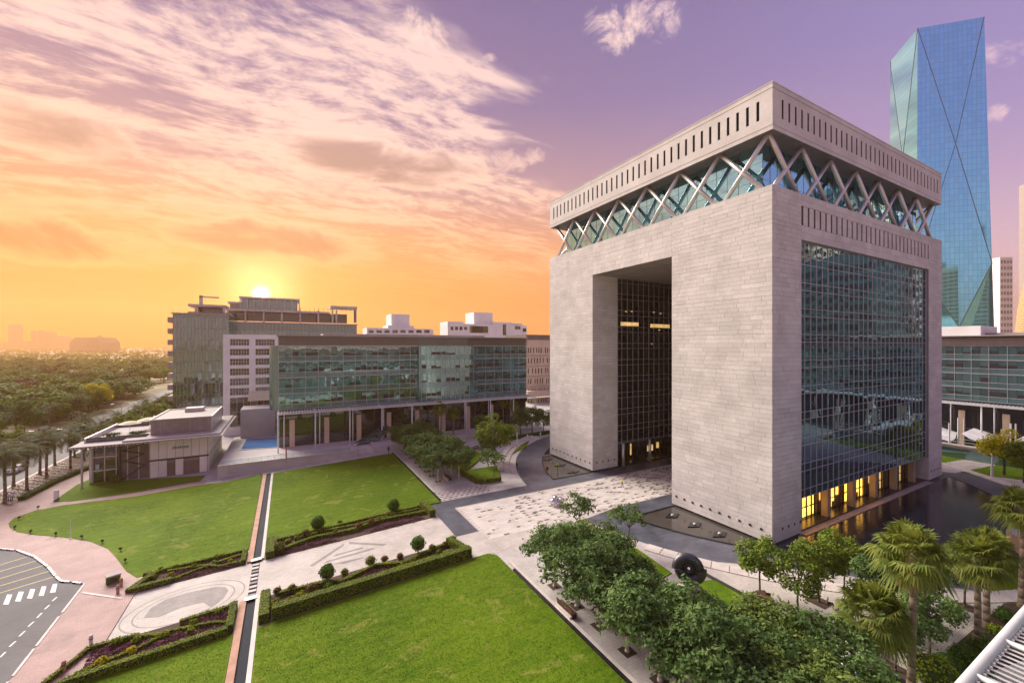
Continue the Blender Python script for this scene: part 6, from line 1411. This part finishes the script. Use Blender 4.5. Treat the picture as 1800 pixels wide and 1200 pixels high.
for i, (u, v) in enumerate([(1391, 1074), (1456, 1108), (1502, 1130), (1536, 1152), (1352, 1060), (1460, 1068)]): chair('brown garden chair %s' % ['alone by the second round tree', 'right of the left table', 'left of the right table', 'right of the right table', 'by the tree nearest the ring sculpture', 'in the shade behind the second round tree'][i], *PG(u, v), R(40 + 70 * i))
# mulch pits
for i, (x, y, s_) in enumerate([(43.0, 24.8, .8), (43.0, 21.1, .8), (43.4, 18.0, .85), (42.7, 13.9, .9), (47.4, 21.4, .9), (59.3, 14, .8)] + [(25.2, y, .55) for y in ysN] + [(25.4, y, .6) for y in ysS]):
    slab('tree_pit', rect(x - s_, x + s_, y - s_, y + s_), .27 if y > 60 else .045, 0, M['soil'])
# low white marker and bins on the footway
x, y = PG(99, 879); t = thing('marker_post', 'white marker post on the pink footway near the pavilion', 'post', (x, y, -1.5)); MB().prism([(-.3, -.15), (.3, -.15), (.3, .15), (-.3, .15)], 0, 1.7).build('post', M['white'], t); MB().prism([(-.34, -.19), (.34, -.19), (.34, .19), (-.34, .19)], 1.7, 1.76).build('cap', M['curb'], t)
x, y = PG(199, 1024); t = thing('planter_box', 'green planter with grey lid at the corner of the west lawn', 'planter', (x, y, -1.48), R(20)); MB().prism([(-.6, -.45), (.6, -.45), (.6, .45), (-.6, .45)], 0, .8).build('body', M['leaf_s'], t); MB().prism([(-.65, -.5), (.65, -.5), (.65, .5), (-.65, .5)], .8, .95).build('lid', M['roof'], t); MB().box(-.3, .3, -.52, -.46, .2, .6).build('panel', M['dark_metal'], t)
for i, (u, v) in enumerate([(207, 1044), (213, 1031), (160, 1135), (112, 1182)]):
    x, y = PG(u, v); t = thing('bollard', ['brown bollard by the planter at the west lawn corner, nearer the path', 'brown bollard touching the west bed hedge end', 'thin grey post at the corner of the cream path', 'brown post on the pink footway at the bottom edge'][i], 'bollard', (x, y, gz(x) + .12)); MB().lathe([(.15, 0), (.15, .8), (.11, .9), (0, .92)], n=10).build('post', M['curb_orange'] if i != 2 else M['mullion'], t, True); MB().lathe([(.17, .55), (.17, .62)], n=10).build('band', M['dark_metal'], t)
x, y = PG(124, 948); t = thing('flagpole', 'thin white pole on the west lawn', 'pole', (x, y, gz(x) + .15)); MB().tube((0, 0, 0), (0, 0, 2.6), .035, n=6).build('shaft', M['white'], t); MB().box(-.12, .12, -.12, .12, 0, .05).build('foot', M['curb'], t)
x, y = PG(503, 822); t = thing('banner_pole', 'red and white banded pole at the edge of the north lawn', 'pole', (x, y, gz(x) + .05))
for k in range(6): MB().tube((0, 0, k * .75), (0, 0, k * .75 + .74), .12, n=8).build('band', M['red'] if k % 2 else M['dark_metal'], t)
# umbrellas and planters on the pavilion roof
for i, (x, y, r) in enumerate([(-30.2, 119, 2.0), (-27.8, 123, 2.2)]):
    t = thing('parasol', ['left cream parasol on the pavilion roof terrace', 'right cream parasol on the pavilion roof terrace'][i], 'umbrella', (x, y, 6.65), 0, 'parasols on the pavilion roof'); MB().tube((0, 0, 0), (0, 0, 2.7), .04, n=6).build('pole', M['steel'], t); MB().lathe([(0, 2.95), (r * .5, 2.75), (r, 2.35), (r * .98, 2.3)], n=10).build('canopy', M['canvas'], t)
for i, (x0, x1, y) in enumerate([(-33.5, -30, 114.0), (-29.6, -26, 114.2)]):
    t = thing('roof_planter', ['left planter box of dark shrubs on the pavilion roof', 'right planter box of dark shrubs on the pavilion roof'][i], 'planter', (0, 0, 0), 0, 'planters on the pavilion roof'); MB().box(x0, x1, y, y + .8, 6.63, 7.3).build('box', M['dark_metal'], t)
    rng = np.random.default_rng(i); P_, d_ = shell(rng, 420, ((x0 + x1) / 2, y + .4, 7.6), ((x1 - x0) / 2, .5, .5), .4); link('foliage', quads_mesh('foliage', leaf_quads(rng, P_, d_, .3, .16), M['leaf_a']), t)
x, y = unproj(441, 757, 1.3); t = thing('potted_tree', 'clipped two tier tree in a pale pot on the pool terrace', 'potted tree', (x, y, 1.15)); MB().lathe([(.5, 0), (.75, 1.0), (.8, 1.05), (.6, 1.0), (0, .95)], n=14).build('pot', M['curb'], t, True); MB().tube((0, 0, 1), (0, 0, 3.6), .06, n=6).build('trunk', M['bark'], t)
rng = np.random.default_rng(3)
for z_, r_ in ((1.8, .9), (3.3, .65)): P_, d_ = shell(rng, 260, (0, 0, z_), (r_, r_, r_ * .6), .8); link('crown', quads_mesh('crown', leaf_quads(rng, P_, d_, .22, .14), M['leaf_s']), t)
# parked cars on the avenue
def car(label, x, y, rz, col, z=-1.55):
    t = thing('parked_car', label, 'car', (x, y, z), rz, 'cars on the avenue'); b = MB(); pr = [(-2.2, .35), (-2.2, .75), (-1.9, .95), (-1.2, 1.0), (-.7, 1.45), (.9, 1.45), (1.5, .98), (2.1, .85), (2.25, .6), (2.25, .35)]
    k = len(pr)
    for s_ in (-.85, .85): b.v += [(a * 1.0, s_ * (1 if z_ < 1.1 else .82), z_) for a, z_ in pr]
    b.f = [tuple(range(k))[::-1], tuple(range(k, 2 * k))] + [(i, (i + 1) % k, (i + 1) % k + k, i + k) for i in range(k)]; b.build('body', col, t)
    for s_ in (-1, 1): MB().quad((-.95, s_ * .80, 1.05), (.95, s_ * .80, 1.05), (.7, s_ * .735, 1.38), (-.62, s_ * .735, 1.38)).build('side_window', M['glass_dark'], t)
    for a in (-1.35, 1.4):
        for s_ in (-1, 1): MB().tube((a, s_ * .7, .32), (a, s_ * .9, .32), .32, n=12).build('wheel', M['black'], t)
car('white car on the avenue behind the date palms', -52, 131, R(92), M['white']); car('dark car further along the avenue', -60, 162, R(-88), M['dark_metal']); car('silver car at the far end of the avenue', -53, 205, R(90), M['mullion'])

# people: one skinned body each
def person(label, x, y, rz, top, legs, z=0.0, stride=.12):
    me = bpy.data.meshes.new('body'); V = [(0, 0, .95), (0, 0, 1.2), (0, .01, 1.42), (0, .01, 1.52), (0, .0, 1.66), (0, .0, 1.76),
        (.10, 0, .90), (.11, stride, .48), (.11, stride * .6 - .04, .08), (.11, stride * .6 + .12, .04), (-.10, 0, .90), (-.11, -stride * .5, .48), (-.11, -stride * 1.4, .08), (-.11, -stride * 1.4 + .15, .04),
        (.19, .0, 1.40), (.25, -.05, 1.12), (.24, .06, .90), (.24, .1, .82), (-.19, .0, 1.40), (-.25, .05, 1.12), (-.24, .14, .92), (-.24, .18, .84)]
    E_ = [(0, 1), (1, 2), (2, 3), (3, 4), (4, 5), (0, 6), (6, 7), (7, 8), (8, 9), (0, 10), (10, 11), (11, 12), (12, 13), (2, 14), (14, 15), (15, 16), (16, 17), (2, 18), (18, 19), (19, 20), (20, 21)]
    rad = [.15, .14, .15, .06, .10, .07, .09, .065, .045, .04, .09, .065, .045, .04, .065, .048, .038, .035, .065, .048, .038, .035]
    me.from_pydata(V, E_, []); o = link('person', me, None, (x, y, z), rz); tag(o, label, 'person', 'people in the gardens')
    sk = o.modifiers.new('skin', 'SKIN'); sl = me.skin_vertices[0].data if me.skin_vertices else None
    if sl is None:
        bm = bmesh.new(); bm.from_mesh(me); ly = bm.verts.layers.skin.verify(); bm.to_mesh(me); bm.free(); sl = me.skin_vertices[0].data
    for i, r_ in enumerate(rad): sl[i].radius = (r_, r_ * .85)
    sl[0].use_root = True; o.modifiers.new('subd', 'SUBSURF').levels = 1; o.modifiers['subd'].render_levels = 1
    m, t, p = base_mat('clothes'); zz = t.xyz(t.node('ShaderNodeTexCoord', 'Object'))[2]
    c = t.mix(t.m('GREATER_THAN', zz, 1.0), legs, top); c = t.mix(t.m('GREATER_THAN', zz, 1.50), c, (.42, .25, .17)); c = t.mix(t.m('GREATER_THAN', zz, 1.70), c, (.02, .015, .012)); t.put(p.inputs['Base Color'], c); p.inputs['Roughness'].default_value = .8
    me.materials.append(m); return o
person('person in dark clothes walking on the slate paving left of the gate', *PG(909, 826), R(40), (.02, .022, .03), (.02, .02, .03))
person('person in a yellow vest standing at the north pool', *PG(980, 826), R(200), (.55, .68, .02), (.025, .025, .04)); person('person in dark clothes standing at the north pool beside the yellow vest', *PG(962, 833), R(120), (.03, .03, .035), (.02, .02, .025))
person('left person of the pair in white shirts on the footway', *PG(13, 884), R(20), (.7, .72, .78), (.05, .05, .08), -1.48); person('right person of the pair in white shirts on the footway', *PG(20, 883), R(30), (.72, .72, .76), (.04, .04, .06), -1.48)
person('person in yellow sitting among the dark tiles before the passage', *PG(1094, 856), R(70), (.6, .5, .05), (.03, .03, .04)); person('person in dark clothes at the end of the north tree walk', *PG(683, 796), R(10), (.03, .03, .03), (.02, .02, .02)); person('person in a purple shirt on the pool terrace', *unproj(490, 783, 1.3), R(60), (.10, .04, .12), (.03, .03, .05), 1.15)

# ------------------------------------------------------------------ haze over the park and the city
hz = MB().box(-3400, 3400, -3000, 3400, -3.0, 275).build('haze', None); tag(hz, 'thin warm haze over park and city', 'haze', kind='stuff')
m = bpy.data.materials.new('haze'); m.use_nodes = True; m.node_tree.nodes.clear(); T2 = NT(m.node_tree)
pv_ = T2.n.new('ShaderNodeVolumePrincipled'); pv_.inputs['Color'].default_value = (1.0, .54, .23, 1); pv_.inputs['Density'].default_value = .00026; pv_.inputs['Anisotropy'].default_value = .35
out_ = T2.n.new('ShaderNodeOutputMaterial'); T2.l.new(pv_.outputs[0], out_.inputs['Volume']); hz.data.materials.append(m)
